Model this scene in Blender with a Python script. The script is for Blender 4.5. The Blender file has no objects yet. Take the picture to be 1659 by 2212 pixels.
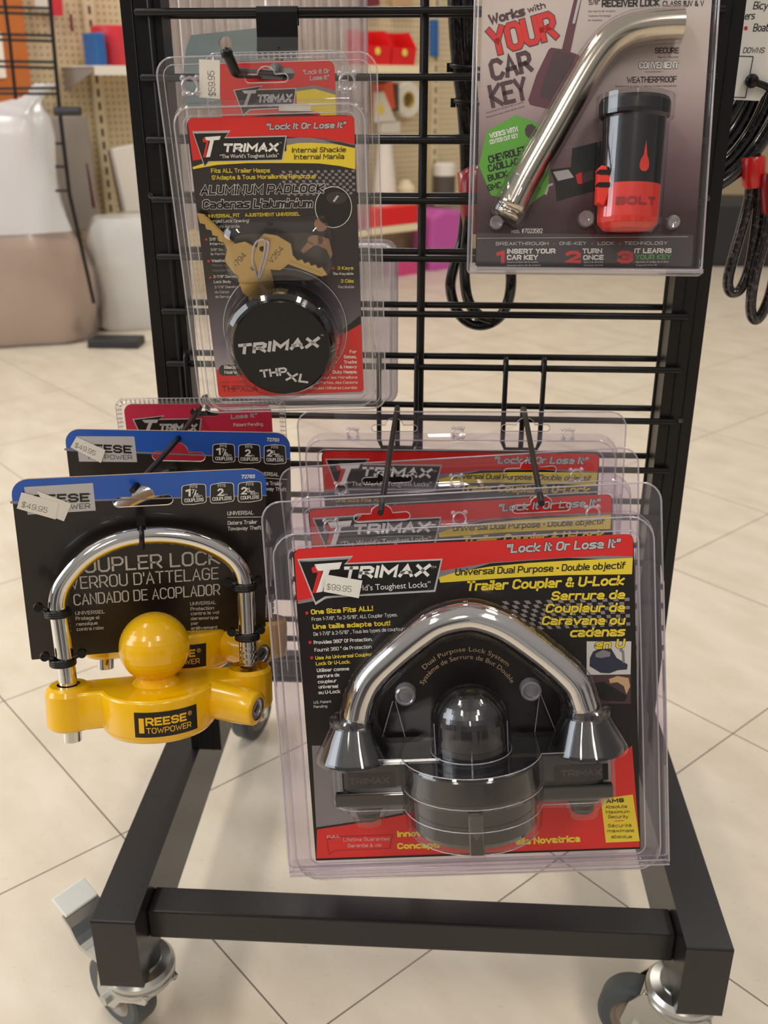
import bpy, math, random
from mathutils import Vector, Matrix
random.seed(4)
sc = bpy.context.scene
COL = sc.collection
# ---------------------------------------------------------------- camera
cd = bpy.data.cameras.new('camera'); cam = bpy.data.objects.new('camera', cd); COL.objects.link(cam)
cam.matrix_world = Matrix(((0.998259,-0.021753,0.054833,0.000000),(0.058959,0.398099,-0.915446,-0.922705),(-0.001916,0.917085,0.398688,0.900000),(0,0,0,1)))
cd.sensor_fit = 'VERTICAL'; cd.sensor_height = 24.0; cd.lens = 24.0*2132.42/2212
cd.clip_start = .05; cd.clip_end = 60
cd.dof.use_dof = True; cd.dof.focus_distance = .76; cd.dof.aperture_fstop = cd.lens/3.6
sc.camera = cam
# ---------------------------------------------------------------- world, lights, exposure
sc.view_settings.view_transform = 'Standard'; sc.view_settings.look = 'None'
sc.view_settings.gamma = 1; sc.view_settings.exposure = 0.0; sc.view_settings.use_curve_mapping = False
wd = bpy.data.worlds.new('store_ambient'); sc.world = wd; wd.use_nodes = True
wt = wd.node_tree; bg = wt.nodes['Background']
tc = wt.nodes.new('ShaderNodeTexCoord'); sx = wt.nodes.new('ShaderNodeSeparateXYZ'); cr = wt.nodes.new('ShaderNodeValToRGB')
mr = wt.nodes.new('ShaderNodeMapRange'); mr.inputs[1].default_value = -1; mr.inputs[2].default_value = 1
wt.links.new(tc.outputs['Generated'], sx.inputs[0]); wt.links.new(sx.outputs[2], mr.inputs[0]); wt.links.new(mr.outputs[0], cr.inputs[0])
e = cr.color_ramp.elements
e[0].position = .40; e[0].color = (.34, .29, .25, 1); e[1].position = 1; e[1].color = (1.0, .95, .89, 1)
n1 = e.new(.49); n1.color = (.22, .19, .17, 1); n3 = e.new(.56); n3.color = (.16, .145, .14, 1); n2 = e.new(.66); n2.color = (.72, .68, .63, 1)
def wmath(op, a, b=None):
    n = wt.nodes.new('ShaderNodeMath'); n.operation = op
    for i, x in enumerate((a, b)):
        if x is None: continue
        if isinstance(x, (int, float)): n.inputs[i].default_value = x
        else: wt.links.new(x, n.inputs[i])
    return n.outputs[0]
az = wmath('ARCTAN2', sx.outputs[0], sx.outputs[1])
glint_bands = wmath('ADD', wmath('MULTIPLY', wmath('SINE', wmath('MULTIPLY', az, 7)), .5), wmath('MULTIPLY', wmath('SINE', wmath('ADD', wmath('MULTIPLY', az, 17), 1)), .35))  # bright bands added round the horizon for the chrome to mirror
low = wmath('LESS_THAN', wmath('ABSOLUTE', wmath('SUBTRACT', sx.outputs[2], .08)), .2)
msk = wmath('MULTIPLY', wmath('GREATER_THAN', glint_bands, .1), low)
wm = wt.nodes.new('ShaderNodeMix'); wm.data_type = 'RGBA'; wt.links.new(msk, wm.inputs[0]); wt.links.new(cr.outputs[0], wm.inputs[6]); wm.inputs[7].default_value = (.85, .80, .76, 1)
wt.links.new(wm.outputs[2], bg.inputs[0]); bg.inputs[1].default_value = .40
def area(name, loc, target, sx_, sy_, energy, col):
    l = bpy.data.lights.new(name, 'AREA'); l.shape = 'RECTANGLE'; l.size = sx_; l.size_y = sy_; l.energy = energy; l.color = col
    o = bpy.data.objects.new(name, l); COL.objects.link(o); o.location = loc
    o.rotation_euler = (Vector(target)-Vector(loc)).to_track_quat('-Z', 'Y').to_euler()
    return o
WARM = (1, .925, .83)
for i, (x, y) in enumerate(((-1.3, -1.9), (1.0, -1.9), (-1.3, .6), (1.2, .9), (-.2, 3.0), (2.6, 3.2), (-2.6, 2.2), (-.2, -3.6))):
    area('ceiling_tube_light', (x, y, 2.9), (x, y, 0), .3, 1.2, 22, WARM)
area('window_daylight', (-3.6, -.6, 1.9), (0, .6, .3), 2.2, 1.9, 80, (.86, .93, 1))
sc.cycles.max_bounces = 10; sc.cycles.transparent_max_bounces = 40; sc.cycles.glossy_bounces = 4; sc.cycles.diffuse_bounces = 3
sc.cycles.caustics_reflective = False; sc.cycles.caustics_refractive = False
sc.cycles.use_denoising = True
sc.cycles.sample_clamp_indirect = 4

# ---------------------------------------------------------------- materials
def lin(c):
    return tuple(((x/255)/12.92 if x/255 <= .04045 else ((x/255+.055)/1.055)**2.4) for x in c)
MATS = {}
def pbr(name, c, rough=.5, metal=0, coat=0, spec=.5, emit=0):
    m = bpy.data.materials.new(name); m.use_nodes = True
    b = m.node_tree.nodes['Principled BSDF']
    b.inputs['Base Color'].default_value = (*lin(c), 1); b.inputs['Roughness'].default_value = rough
    b.inputs['Metallic'].default_value = metal; b.inputs['Coat Weight'].default_value = coat
    b.inputs['Coat Roughness'].default_value = .06; b.inputs['Specular IOR Level'].default_value = spec
    MATS[name] = m
    return m
def nodes(m): return m.node_tree.nodes, m.node_tree.links, m.node_tree.nodes['Principled BSDF']
for n, c, r in (('black', (13, 11, 12), .4), ('white', (238, 235, 230), .45), ('yellow_print', (232, 205, 52), .45),
        ('red_print', (214, 36, 34), .4), ('silver_print', (186, 184, 186), .4), ('pale_print', (205, 200, 196), .5),
        ('grey_print', (132, 124, 126), .45), ('charcoal_print', (52, 46, 48), .4), ('plum_print', (72, 48, 54), .4),
        ('maroon_print', (96, 50, 60), .4), ('navy_print', (42, 46, 66), .4), ('tan_print', (196, 160, 118), .5),
        ('tan_dark_print', (150, 112, 84), .5), ('dark_red_print', (150, 30, 36), .4), ('green_print', (86, 170, 50), .4),
        ('green_tag_print', (92, 166, 52), .4), ('blue_print', (10, 84, 184), .4), ('magenta_print', (206, 40, 84), .4),
        ('sticker_paper', (226, 222, 212), .6), ('ink', (58, 55, 60), .6), ('kraft_edge', (170, 140, 112), .8)):
    pbr(n, c, r, coat=.25)
pbr('black_card', (27, 22, 22), .36, coat=.15, spec=.4)
pbr('powder_black', (17, 16, 17), .36, spec=.35)
pbr('frame_black', (24, 21, 23), .3, spec=.55)
pbr('chrome', (228, 226, 222), .07, 1)
pbr('nickel', (214, 204, 186), .16, 1)
pbr('zinc', (196, 196, 192), .30, 1)
pbr('galvanised', (176, 192, 192), .42, .25)
pbr('brass', (192, 164, 106), .3, 1)
pbr('steel_dark', (90, 86, 84), .3, 1)
pbr('yellow_paint', (232, 178, 0), .24, coat=.35)
pbr('black_gloss', (11, 11, 13), .12, coat=.4)
pbr('black_plastic', (11, 10, 11), .34, spec=.4)
pbr('red_plastic', (206, 30, 26), .3, coat=.3)
pbr('red_dark_plastic', (150, 22, 32), .3, coat=.3)
pbr('red_rubber', (222, 50, 36), .38)
pbr('tyre_grey', (70, 76, 78), .5)
pbr('hub_tan', (150, 136, 122), .45)
pbr('pedal_white', (226, 230, 226), .4)
m = pbr('hammered_black', (18, 17, 19), .24, coat=.4)
N, L, b = nodes(m); v = N.new('ShaderNodeTexVoronoi'); v.inputs['Scale'].default_value = 420; bp = N.new('ShaderNodeBump'); bp.inputs['Strength'].default_value = .12
L.new(v.outputs[0], bp.inputs['Height']); L.new(bp.outputs[0], b.inputs['Normal'])
def clear(name, tint, milk, ior=1.45, rough=.05, boost=1.0, haze=(.86, .82, .86)):
    """thin clear sheet: what is behind shows through, a little haze, mirror-like sheen by angle"""
    m = bpy.data.materials.new(name); m.use_nodes = True; nt = m.node_tree; nt.nodes.clear()
    out = nt.nodes.new('ShaderNodeOutputMaterial'); tr = nt.nodes.new('ShaderNodeBsdfTransparent'); df = nt.nodes.new('ShaderNodeBsdfDiffuse')
    gl = nt.nodes.new('ShaderNodeBsdfGlossy'); m1 = nt.nodes.new('ShaderNodeMixShader'); m2 = nt.nodes.new('ShaderNodeMixShader')
    tr.inputs[0].default_value = (*tint, 1); df.inputs[0].default_value = (*haze, 1); gl.inputs['Roughness'].default_value = rough
    m1.inputs[0].default_value = milk
    L = nt.links
    L.new(tr.outputs[0], m1.inputs[1]); L.new(df.outputs[0], m1.inputs[2])
    ge = nt.nodes.new('ShaderNodeNewGeometry'); dt = nt.nodes.new('ShaderNodeVectorMath'); dt.operation = 'DOT_PRODUCT'
    L.new(ge.outputs['Normal'], dt.inputs[0]); L.new(ge.outputs['Incoming'], dt.inputs[1])
    def mm(op, a, b):
        n = nt.nodes.new('ShaderNodeMath'); n.operation = op; n.use_clamp = op == 'MULTIPLY'
        for i, x in enumerate((a, b)):
            if isinstance(x, (int, float)): n.inputs[i].default_value = x
            else: L.new(x, n.inputs[i])
        return n.outputs[0]
    f0 = 2*((ior-1)/(ior+1))**2*boost          # both faces of the sheet
    sch = mm('ADD', mm('MULTIPLY', mm('POWER', mm('SUBTRACT', 1.0, mm('ABSOLUTE', dt.outputs['Value'], 0)), 5.0), .9-f0), f0)
    L.new(sch, m2.inputs[0]); L.new(m1.outputs[0], m2.inputs[1]); L.new(gl.outputs[0], m2.inputs[2])
    L.new(m2.outputs[0], out.inputs[0]); MATS[name] = m
clear('clear_sheet', (.95, .945, .95), .03)
clear('clear_violet', (.90, .87, .93), .05)
clear('clear_shell', (.97, .965, .975), .004, 1.45, .04, 1.0)
clear('clear_rim', (.86, .84, .88), .30, 1.5, .12, 1.6)
clear('clear_rear', (.88, .84, .92), .62, 1.45, .12, 1.8, (1.0, .95, 1.0))
clear('poly_bag', (.9, .9, .92), .62, 1.45, .22, 1.3, (.93, .93, .95))
clear('bag_film', (.93, .92, .92), .12, 1.45, .2, 1.3)
def ramp_card(name, stops):
    """printed card whose ink runs from one colour to another down its height (object Y, metres)"""
    m = pbr(name, (30, 26, 27), .36, coat=.3); N, L, b = nodes(m)
    t = N.new('ShaderNodeTexCoord'); s = N.new('ShaderNodeSeparateXYZ'); r = N.new('ShaderNodeMapRange'); c = N.new('ShaderNodeValToRGB')
    lo, hi = stops[-1][0], stops[0][0]
    r.inputs[1].default_value = lo*.001; r.inputs[2].default_value = hi*.001
    L.new(t.outputs['Object'], s.inputs[0]); L.new(s.outputs[1], r.inputs[0]); L.new(r.outputs[0], c.inputs[0]); L.new(c.outputs[0], b.inputs['Base Color'])
    el = c.color_ramp.elements
    while len(el) > 1: el.remove(el[-1])
    st = sorted(((h-lo)/(hi-lo), col) for h, col in stops)
    el[0].position = st[0][0]; el[0].color = (*lin(st[0][1]), 1)
    for p, col in st[1:]:
        k = el.new(p); k.color = (*lin(col), 1)
ramp_card('padlock_card', [(-38, (34, 28, 30)), (-150, (38, 32, 36)), (-200, (112, 102, 114)), (-222, (170, 158, 168)), (-246, (170, 158, 168))])
ramp_card('receiver_card', [(60, (206, 192, 184)), (-40, (200, 184, 178)), (-78, (164, 142, 142)), (-112, (116, 90, 96)), (-150, (64, 42, 46)), (-190, (58, 40, 44))])
ramp_card('magenta_card', [(0, (206, 44, 74)), (-12, (204, 44, 80)), (-60, (186, 40, 60))])
def braid(name, a, b_, sc_):
    m = pbr(name, a, .16, coat=.6); N, L, b = nodes(m)
    t = N.new('ShaderNodeTexCoord'); w = N.new('ShaderNodeTexNoise'); w.inputs['Scale'].default_value = sc_; w.inputs['Detail'].default_value = 1
    mp = N.new('ShaderNodeMapping'); mp.inputs['Scale'].default_value = (1.0, 1.0, .35); mp.inputs['Rotation'].default_value = (.5, .4, .2)
    c = N.new('ShaderNodeValToRGB'); c.color_ramp.elements[0].position = .52; c.color_ramp.elements[1].position = .68
    c.color_ramp.elements[0].color = (*lin(a), 1); c.color_ramp.elements[1].color = (*lin(b_), 1)
    L.new(t.outputs['Object'], mp.inputs[0]); L.new(mp.outputs[0], w.inputs[0]); L.new(w.outputs[0], c.inputs[0]); L.new(c.outputs[0], b.inputs['Base Color'])
braid('braided_cable', (13, 12, 14), (46, 42, 44), 300)
braid('braided_cable_grey', (34, 31, 33), (84, 76, 76), 300)
# floor: vinyl tiles laid diagonally, dark joints
m = pbr('vinyl_tile', (222, 208, 184), .33); N, L, b = nodes(m)
g = N.new('ShaderNodeNewGeometry'); s = N.new('ShaderNodeSeparateXYZ'); L.new(g.outputs['Position'], s.inputs[0])
def mth(op, a, b2=None, c2=None):
    n = N.new('ShaderNodeMath'); n.operation = op
    for i, x in enumerate((a, b2, c2)):
        if x is None: continue
        if isinstance(x, (int, float)): n.inputs[i].default_value = x
        else: L.new(x, n.inputs[i])
    return n.outputs[0]
TH = math.radians(43.9); ct, st = math.cos(TH), math.sin(TH); T = .4006
ja = mth('ADD', mth('MULTIPLY', s.outputs[0], ct), mth('MULTIPLY', s.outputs[1], st))
jb = mth('ADD', mth('MULTIPLY', s.outputs[0], -st), mth('MULTIPLY', s.outputs[1], ct))
def joint(x, off): return mth('ABSOLUTE', mth('SUBTRACT', mth('FRACT', mth('DIVIDE', mth('SUBTRACT', x, off-T/2), T)), .5))
jm = mth('MINIMUM', joint(ja, -.243), joint(jb, .331)) 
line = mth('LESS_THAN', jm, .0024)
nz = N.new('ShaderNodeTexNoise'); nz.inputs['Scale'].default_value = 7; nz.inputs['Detail'].default_value = 6
cmb = N.new('ShaderNodeCombineXYZ'); L.new(mth('MULTIPLY', ja, 2.2), cmb.inputs[0]); L.new(jb, cmb.inputs[1]); L.new(cmb.outputs[0], nz.inputs[0])
rp = N.new('ShaderNodeValToRGB'); rp.color_ramp.elements[0].position = .32; rp.color_ramp.elements[1].position = .68
rp.color_ramp.elements[0].color = (*lin((206, 193, 174)), 1); rp.color_ramp.elements[1].color = (*lin((220, 209, 192)), 1); L.new(nz.outputs[0], rp.inputs[0])
mx = N.new('ShaderNodeMix'); mx.data_type = 'RGBA'; L.new(line, mx.inputs[0]); L.new(rp.outputs[0], mx.inputs[6]); mx.inputs[7].default_value = (*lin((96, 84, 74)), 1)
# fine scuffs
n3 = N.new('ShaderNodeTexNoise'); n3.inputs['Scale'].default_value = 60; n3.inputs['Detail'].default_value = 3
cm2 = N.new('ShaderNodeCombineXYZ'); L.new(mth('MULTIPLY', s.outputs[0], 1.0), cm2.inputs[0]); L.new(mth('MULTIPLY', s.outputs[1], 4.0), cm2.inputs[1]); L.new(cm2.outputs[0], n3.inputs[0])
scf = mth('MULTIPLY', mth('GREATER_THAN', n3.outputs[0], .69), .35)
mx2 = N.new('ShaderNodeMix'); mx2.data_type = 'RGBA'; L.new(scf, mx2.inputs[0]); L.new(mx.outputs[2], mx2.inputs[6]); mx2.inputs[7].default_value = (*lin((178, 158, 134)), 1)
L.new(mx2.outputs[2], b.inputs['Base Color'])
# pegboard: rows of round holes
m = pbr('pegboard', (214, 196, 160), .6); N, L, b = nodes(m)
t = N.new('ShaderNodeTexCoord'); s = N.new('ShaderNodeSeparateXYZ'); L.new(t.outputs['Object'], s.inputs[0])
hx = mth('SUBTRACT', mth('FRACT', mth('DIVIDE', s.outputs[0], .0254)), .5); hy = mth('SUBTRACT', mth('FRACT', mth('DIVIDE', s.outputs[1], .0254)), .5)
hole = mth('LESS_THAN', mth('ADD', mth('MULTIPLY', hx, hx), mth('MULTIPLY', hy, hy)), .045)
mx = N.new('ShaderNodeMix'); mx.data_type = 'RGBA'; L.new(hole, mx.inputs[0]); mx.inputs[6].default_value = (*lin((214, 196, 160)), 1); mx.inputs[7].default_value = (*lin((162, 140, 106)), 1)
L.new(mx.outputs[2], b.inputs['Base Color'])
m = pbr('slotted_steel', (216, 200, 166), .5); N, L, b = nodes(m)
t = N.new('ShaderNodeTexCoord'); s = N.new('ShaderNodeSeparateXYZ'); L.new(t.outputs['Object'], s.inputs[0])
sl = mth('MULTIPLY', mth('LESS_THAN', mth('FRACT', mth('DIVIDE', s.outputs[1], .05)), .6), mth('LESS_THAN', mth('ABSOLUTE', s.outputs[0]), .006))
mx = N.new('ShaderNodeMix'); mx.data_type = 'RGBA'; L.new(sl, mx.inputs[0]); mx.inputs[6].default_value = (*lin((216, 200, 166)), 1); mx.inputs[7].default_value = (*lin((70, 56, 40)), 1)
L.new(mx.outputs[2], b.inputs['Base Color'])
for n, c, r in (('shelf_cream', (236, 222, 184), .45), ('shelf_white', (232, 224, 212), .45), ('orange_wood', (196, 108, 44), .5), ('bright_pane', (250, 240, 226), .3),
        ('bin_red', (226, 30, 34), .35), ('tub_red', (214, 54, 66), .4), ('box_blue', (38, 96, 160), .5), ('can_white', (232, 226, 216), .4),
        ('can_dark', (84, 76, 70), .5), ('bag_purple', (198, 88, 170), .5), ('bag_pink', (214, 70, 130), .5), ('pellets', (176, 146, 118), .9),
        ('box_grey', (150, 140, 132), .7), ('foil', (206, 204, 200), .3), ('orange_bag', (232, 96, 60), .5), ('maroon_thing', (120, 40, 52), .6),
        ('tape_white', (226, 220, 206), .5), ('tape_core', (196, 168, 92), .6), ('yellow_label', (232, 206, 90), .5), ('dark_bin', (38, 38, 42), .5), ('blue_ink', (40, 86, 150), .6)):
    pbr(n, c, r)

# ---------------------------------------------------------------- mesh helpers (all lengths in millimetres, local u right, v up, w towards the viewer)
class MB:
    def __init__(s): s.v = []; s.f = []; s.fm = []; s.fs = []; s.mats = []
    def mi(s, m):
        if m not in s.mats: s.mats.append(m)
        return s.mats.index(m)
    def add(s, vs, fs, mat, smooth=False, X=None):
        b = len(s.v); k = s.mi(mat)
        s.v += [X(p) for p in vs] if X else [tuple(p) for p in vs]
        for f in fs: s.f.append([b+i for i in f]); s.fm.append(k); s.fs.append(smooth)
        return s
    def build(s, name, parent=None, bev=0, seg=2, sub=0):
        me = bpy.data.meshes.new(name); me.from_pydata([(x*.001, y*.001, z*.001) for x, y, z in s.v], [], s.f)
        for m in s.mats: me.materials.append(MATS[m])
        me.polygons.foreach_set('material_index', s.fm); me.polygons.foreach_set('use_smooth', s.fs); me.update()
        o = bpy.data.objects.new(name, me); COL.objects.link(o)
        if parent: o.parent = parent
        if bev:
            q = o.modifiers.new('bevel', 'BEVEL'); q.width = bev*.001; q.segments = seg; q.limit_method = 'ANGLE'; q.angle_limit = .6; q.harden_normals = False
        return o
    def box(s, a, b, mat, X=None):
        x0, y0, z0 = a; x1, y1, z1 = b
        return s.add([(x0,y0,z0),(x1,y0,z0),(x1,y1,z0),(x0,y1,z0),(x0,y0,z1),(x1,y0,z1),(x1,y1,z1),(x0,y1,z1)],
            [(3,2,1,0),(4,5,6,7),(0,1,5,4),(1,2,6,5),(2,3,7,6),(3,0,4,7)], mat, False, X)
    def loops(s, rings, mat, closed_ends=(True, True), smooth=False, X=None, ring_closed=True):
        n = len(rings[0]); vs = [p for r in rings for p in r]; fs = []
        for i in range(len(rings)-1):
            for j in range(n if ring_closed else n-1):
                k = (j+1) % n; fs.append((i*n+j, i*n+k, (i+1)*n+k, (i+1)*n+j))
        s.add(vs, fs, mat, smooth, X)
        if closed_ends[0]: s.add(rings[0], [tuple(range(n))[::-1]], mat, False, X)
        if closed_ends[1]: s.add(rings[-1], [tuple(range(n))], mat, False, X)
        return s
    def prism(s, poly, a, b, mat, axis='w', bev=0, smooth=False, X=None, ends=(True, True)):
        """extrude a closed outline between a and b along an axis, edges eased by bev"""
        mp = {'w': lambda p, h: (p[0], p[1], h), 'v': lambda p, h: (p[0], h, p[1]), 'u': lambda p, h: (h, p[0], p[1])}[axis]
        if axis == 'v': poly = poly[::-1]
        if bev:
            i1 = inset(poly, bev); i2 = inset(poly, bev*.3)
            R = [(i1, a), (i2, a+bev*.3), (poly, a+bev), (poly, b-bev), (i2, b-bev*.3), (i1, b)]
        else: R = [(poly, a), (poly, b)]
        return s.loops([[mp(p, h) for p in pl] for pl, h in R], mat, ends, smooth, X)
    def tube(s, path, r, mat, seg=12, closed=False, X=None, cap=True):
        P = [Vector(p) for p in path]; n = len(P); rr = r if isinstance(r, (list, tuple)) else [r]*n
        T_ = []
        for i in range(n):
            a = P[(i-1) % n] if (closed or i) else P[0]; c = P[(i+1) % n] if (closed or i < n-1) else P[-1]
            T_.append((c-a).normalized())
        up = Vector((0, 0, 1)) if abs(T_[0].z) < .9 else Vector((1, 0, 0))
        nrm = (up-T_[0]*up.dot(T_[0])).normalized(); rings = []
        for i in range(n):
            nrm = (nrm-T_[i]*nrm.dot(T_[i])).normalized(); bn = T_[i].cross(nrm)
            rings.append([tuple(P[i]+(nrm*math.cos(2*math.pi*k/seg)+bn*math.sin(2*math.pi*k/seg))*rr[i]) for k in range(seg)])
        if closed: rings.append(rings[0])
        return s.loops(rings, mat, (cap and not closed, cap and not closed), True, X)
    def lathe(s, prof, c, mat, axis='w', seg=32, smooth=True, X=None, sharp=()):
        """profile of (radius, height) turned about an axis through c"""
        def pt(r, h, k):
            a = 2*math.pi*k/seg; p, q = r*math.cos(a), r*math.sin(a)
            return {'w': (c[0]+p, c[1]+q, c[2]+h), 'v': (c[0]+p, c[1]+h, c[2]-q), 'u': (c[0]+h, c[1]+p, c[2]+q)}[axis]
        for i in range(len(prof)-1):
            (r0, h0), (r1, h1) = prof[i], prof[i+1]
            if r0 < 1e-6 and r1 < 1e-6: continue
            ra = [pt(r0, h0, k) for k in range(seg)]; rb = [pt(r1, h1, k) for k in range(seg)]
            if r0 < 1e-6: s.add([pt(0, h0, 0)]+rb, [(0, 1+k, 1+(k+1) % seg) for k in range(seg)], mat, smooth, X)
            elif r1 < 1e-6: s.add(ra+[pt(0, h1, 0)], [(k, (k+1) % seg, seg) for k in range(seg)], mat, smooth, X)
            else: s.add(ra+rb, [(k, (k+1) % seg, seg+(k+1) % seg, seg+k) for k in range(seg)], mat, smooth, X)
        return s
    def dome(s, c, r, mat, axis='v', a0=0, a1=90, seg=32, n=10, X=None):
        return s.lathe([(r*math.cos(math.radians(a0+(a1-a0)*i/n)) if a0+(a1-a0)*i/n < 89.9 else 0, r*math.sin(math.radians(a0+(a1-a0)*i/n))) for i in range(n+1)], c, mat, axis, seg, True, X)
    def flat(s, poly, w, mat, X=None): return s.add([(p[0], p[1], w) for p in poly], [tuple(range(len(poly)))], mat, False, X)
def inset(poly, d):
    n = len(poly); out = []
    A = sum(poly[i][0]*poly[(i+1) % n][1]-poly[(i+1) % n][0]*poly[i][1] for i in range(n)); sg = 1 if A > 0 else -1
    for i in range(n):
        p0, p1, p2 = Vector(poly[i-1]), Vector(poly[i]), Vector(poly[(i+1) % n])
        e1 = (p1-p0); e2 = (p2-p1)
        if e1.length < 1e-9: e1 = e2
        if e2.length < 1e-9: e2 = e1
        e1.normalize(); e2.normalize()
        n1 = Vector((-e1.y, e1.x))*sg; n2 = Vector((-e2.y, e2.x))*sg; b_ = n1+n2
        b_ = b_.normalized()*(1/max(.45, math.cos(n1.angle(n2)/2))) if b_.length > 1e-6 else n1
        out.append((p1.x+b_.x*d, p1.y+b_.y*d))
    return out
def rrect(x0, y0, x1, y1, r, n=5, rb=None):
    out = []; rb = r if rb is None else rb
    for cx, cy, a, q in ((x1-r, y1-r, 0, r), (x0+r, y1-r, 90, r), (x0+rb, y0+rb, 180, rb), (x1-rb, y0+rb, 270, rb)):
        for i in range(n+1):
            t_ = math.radians(a+90*i/n); out.append((cx+q*math.cos(t_), cy+q*math.sin(t_)))
    return out
def quadround(q, r, n=4):
    """rounded corners on a convex quad given as TL, TR, BR, BL"""
    out = []; m_ = len(q)
    for i in range(m_):
        p, a, c = Vector(q[i]), Vector(q[i-1]), Vector(q[(i+1) % m_]); rr = r[i] if isinstance(r, (list, tuple)) else r
        s_ = p+(a-p).normalized()*rr; e_ = p+(c-p).normalized()*rr
        for k in range(n+1):
            t_ = k/n; o = s_*(1-t_)**2+p*2*t_*(1-t_)+e_*t_**2; out.append((o.x, o.y))
    return out[::-1]
def circle(cx, cy, r, n=24, ry=None): return [(cx+r*math.cos(2*math.pi*i/n), cy+(ry or r)*math.sin(2*math.pi*i/n)) for i in range(n)]
def smooth_path(pts, n=6, closed=False):
    P = [Vector(p) for p in pts]; out = []; m_ = len(P)
    for i in range(m_ if closed else m_-1):
        p0 = P[(i-1) % m_] if (closed or i) else P[0]; p1, p2 = P[i], P[(i+1) % m_]; p3 = P[(i+2) % m_] if (closed or i+2 < m_) else P[-1]
        for k in range(n):
            t_ = k/n; out.append(tuple(.5*((2*p1)+(p2-p0)*t_+(2*p0-5*p1+4*p2-p3)*t_*t_+(3*p1-p0-3*p2+p3)*t_**3)))
    if not closed: out.append(tuple(P[-1]))
    return out
def slot(cx, cy, w, h, hw, hh, n=5):
    """hang-hole outline: a rounded slot with a hump in the middle of its top"""
    r = h/2; o = [(cx+w/2-r+r*math.cos(math.radians(a)), cy+r*math.sin(math.radians(a))) for a in range(-90, 91, 30)]
    o += [(cx+hw/2*math.cos(math.radians(a)), cy+r*.9+hh*math.sin(math.radians(a))) for a in range(0, 181, 30)]
    o += [(cx-w/2+r+r*math.cos(math.radians(a)), cy+r*math.sin(math.radians(a))) for a in range(90, 271, 30)]
    return o
def filled(outer, holes=()):
    """flat face set of an outline with holes"""
    c = bpy.data.curves.new('outline', 'CURVE'); c.dimensions = '2D'; c.fill_mode = 'FRONT'
    for lp in (outer, *holes):
        sp = c.splines.new('POLY'); sp.points.add(len(lp)-1); sp.use_cyclic_u = True
        for i, p in enumerate(lp): sp.points[i].co = (p[0], p[1], 0, 1)
    o = bpy.data.objects.new('outline', c); me = o.to_mesh(); vs = [tuple(q.co) for q in me.vertices]; fs = [tuple(q.vertices) for q in me.polygons]
    o.to_mesh_clear(); bpy.data.objects.remove(o); bpy.data.curves.remove(c)
    return vs, fs
GL = {}
def glyphs(s, shear, bold):
    k = (s, shear, bold)
    if k not in GL:
        c = bpy.data.curves.new('lettering', 'FONT'); c.body = s; c.size = 1; c.shear = shear; c.offset = bold*.011; c.resolution_u = 3; c.fill_mode = 'FRONT'; c.space_character = 1.0+.02*max(0, bold)
        o = bpy.data.objects.new('lettering', c); me = o.to_mesh()
        GL[k] = ([tuple(q.co) for q in me.vertices], [tuple(q.vertices) for q in me.polygons])
        o.to_mesh_clear(); bpy.data.objects.remove(o); bpy.data.curves.remove(c)
    return GL[k]
CAP = max(v[1] for v in glyphs('H', 0, 0)[0])
# squared block lettering, drawn as strokes on a half-unit grid (x digit, y digit per point; y: w..z are below the line)
BF = {k: v for k, v in (l.split(None, 1) for l in """
A 8 004c80 1474
B 8 0666848260000c6c8a8866
C 8 8a6c2c0a02206082
D 8 000c6c8a826000
E 7 7c0c0070 0666
F 7 7c0c00 0666
G 8 8a6c2c0a022060828646
H 8 000c 808c 0686
I 0 000c
J 7 0220507 27c
K 8 000c 8c0680
L 7 0c0070
M a 000c54aca0
N 8 000c808c
O 8 2c6c8a826020020a2c
P 8 000c6c8a876505
Q 8 2c6c8a826020020a2c 5380
R 8 000c6c8a876505 4580
S 8 8a6c2c0a0826668482602002
T 8 0c8c 404c
U 8 0c022060828c
V 8 0c408c
W c 0c306990cc
X 8 008c 0c80
Y 8 0c468c 4640
Z 8 0c8c0080
0 8 2c6c8a826020020a2c
1 3 0a3c30
2 8 0a2c6c8a870080
3 8 0a2c6c8a8866 36668482602002
4 8 606c0383
5 8 8c0c0767858260200 2
6 8 8a6c2c0a02206082856707
7 8 0c8c20
8 8 26080a2c6c8a88662604022060828466
9 8 022060828a6c2c0a072585
a 7 085876701001031474
b 7 0c005072765808
c 7 782806022070
d 7 7c702002062878
e 7 047476582806022070
f 4 4c2c1a10 0848
g 7 782806022070 787x5w0w
h 7 0c00 08587670
i 0 0006 0b0c
j 2 282x0w 2b2c
k 7 0c00 780370
l 0 0c00
m a 0008385650 5688a6a0
n 7 0008587670
o 7 285876725020020628
p 7 0w085876725000
q 7 7w782806022070
r 5 00083858
s 7 78280705245473715000
t 4 1b122040 0848
u 7 0802207078
v 8 084088
w a 08205780a8
x 7 0078 0870
y 7 0830 781w
z 7 08780070
- 4 0545
. 0 0001
, 1 110y
' 0 0c09
\u2019 0 0c09
\u201c 3 0c09 3c39
\u201d 3 0c09 3c39
& 8 80191a2c4c5a590402205084
\u2022 2 0626 0525
\u00b0 3 093939 3c0c09
/ 5 005c
# 8 203c 506c 0484 0888
$ 8 8a6c2c0a0826668482602002 4z4d
! 0 060c 0001
\u00e9 7 047476582806022070 3a5c
\u00e8 7 047476582806022070 2c4a
\u00ea 7 047476582806022070 1a3c5a
\u00e0 7 085876701001031474 2c4a
\u00c9 7 7c0c0070 0666 3d5f
\u00c8 7 7c0c0070 0666 3f5d
\u00c0 8 004c80 1474 3f5d
""".strip().split('\n'))}
HEXV = {c: i for i, c in enumerate('0123456789abcdef')}; HEXV.update(w=-4, x=-3, y=-2, z=-1)
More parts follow.
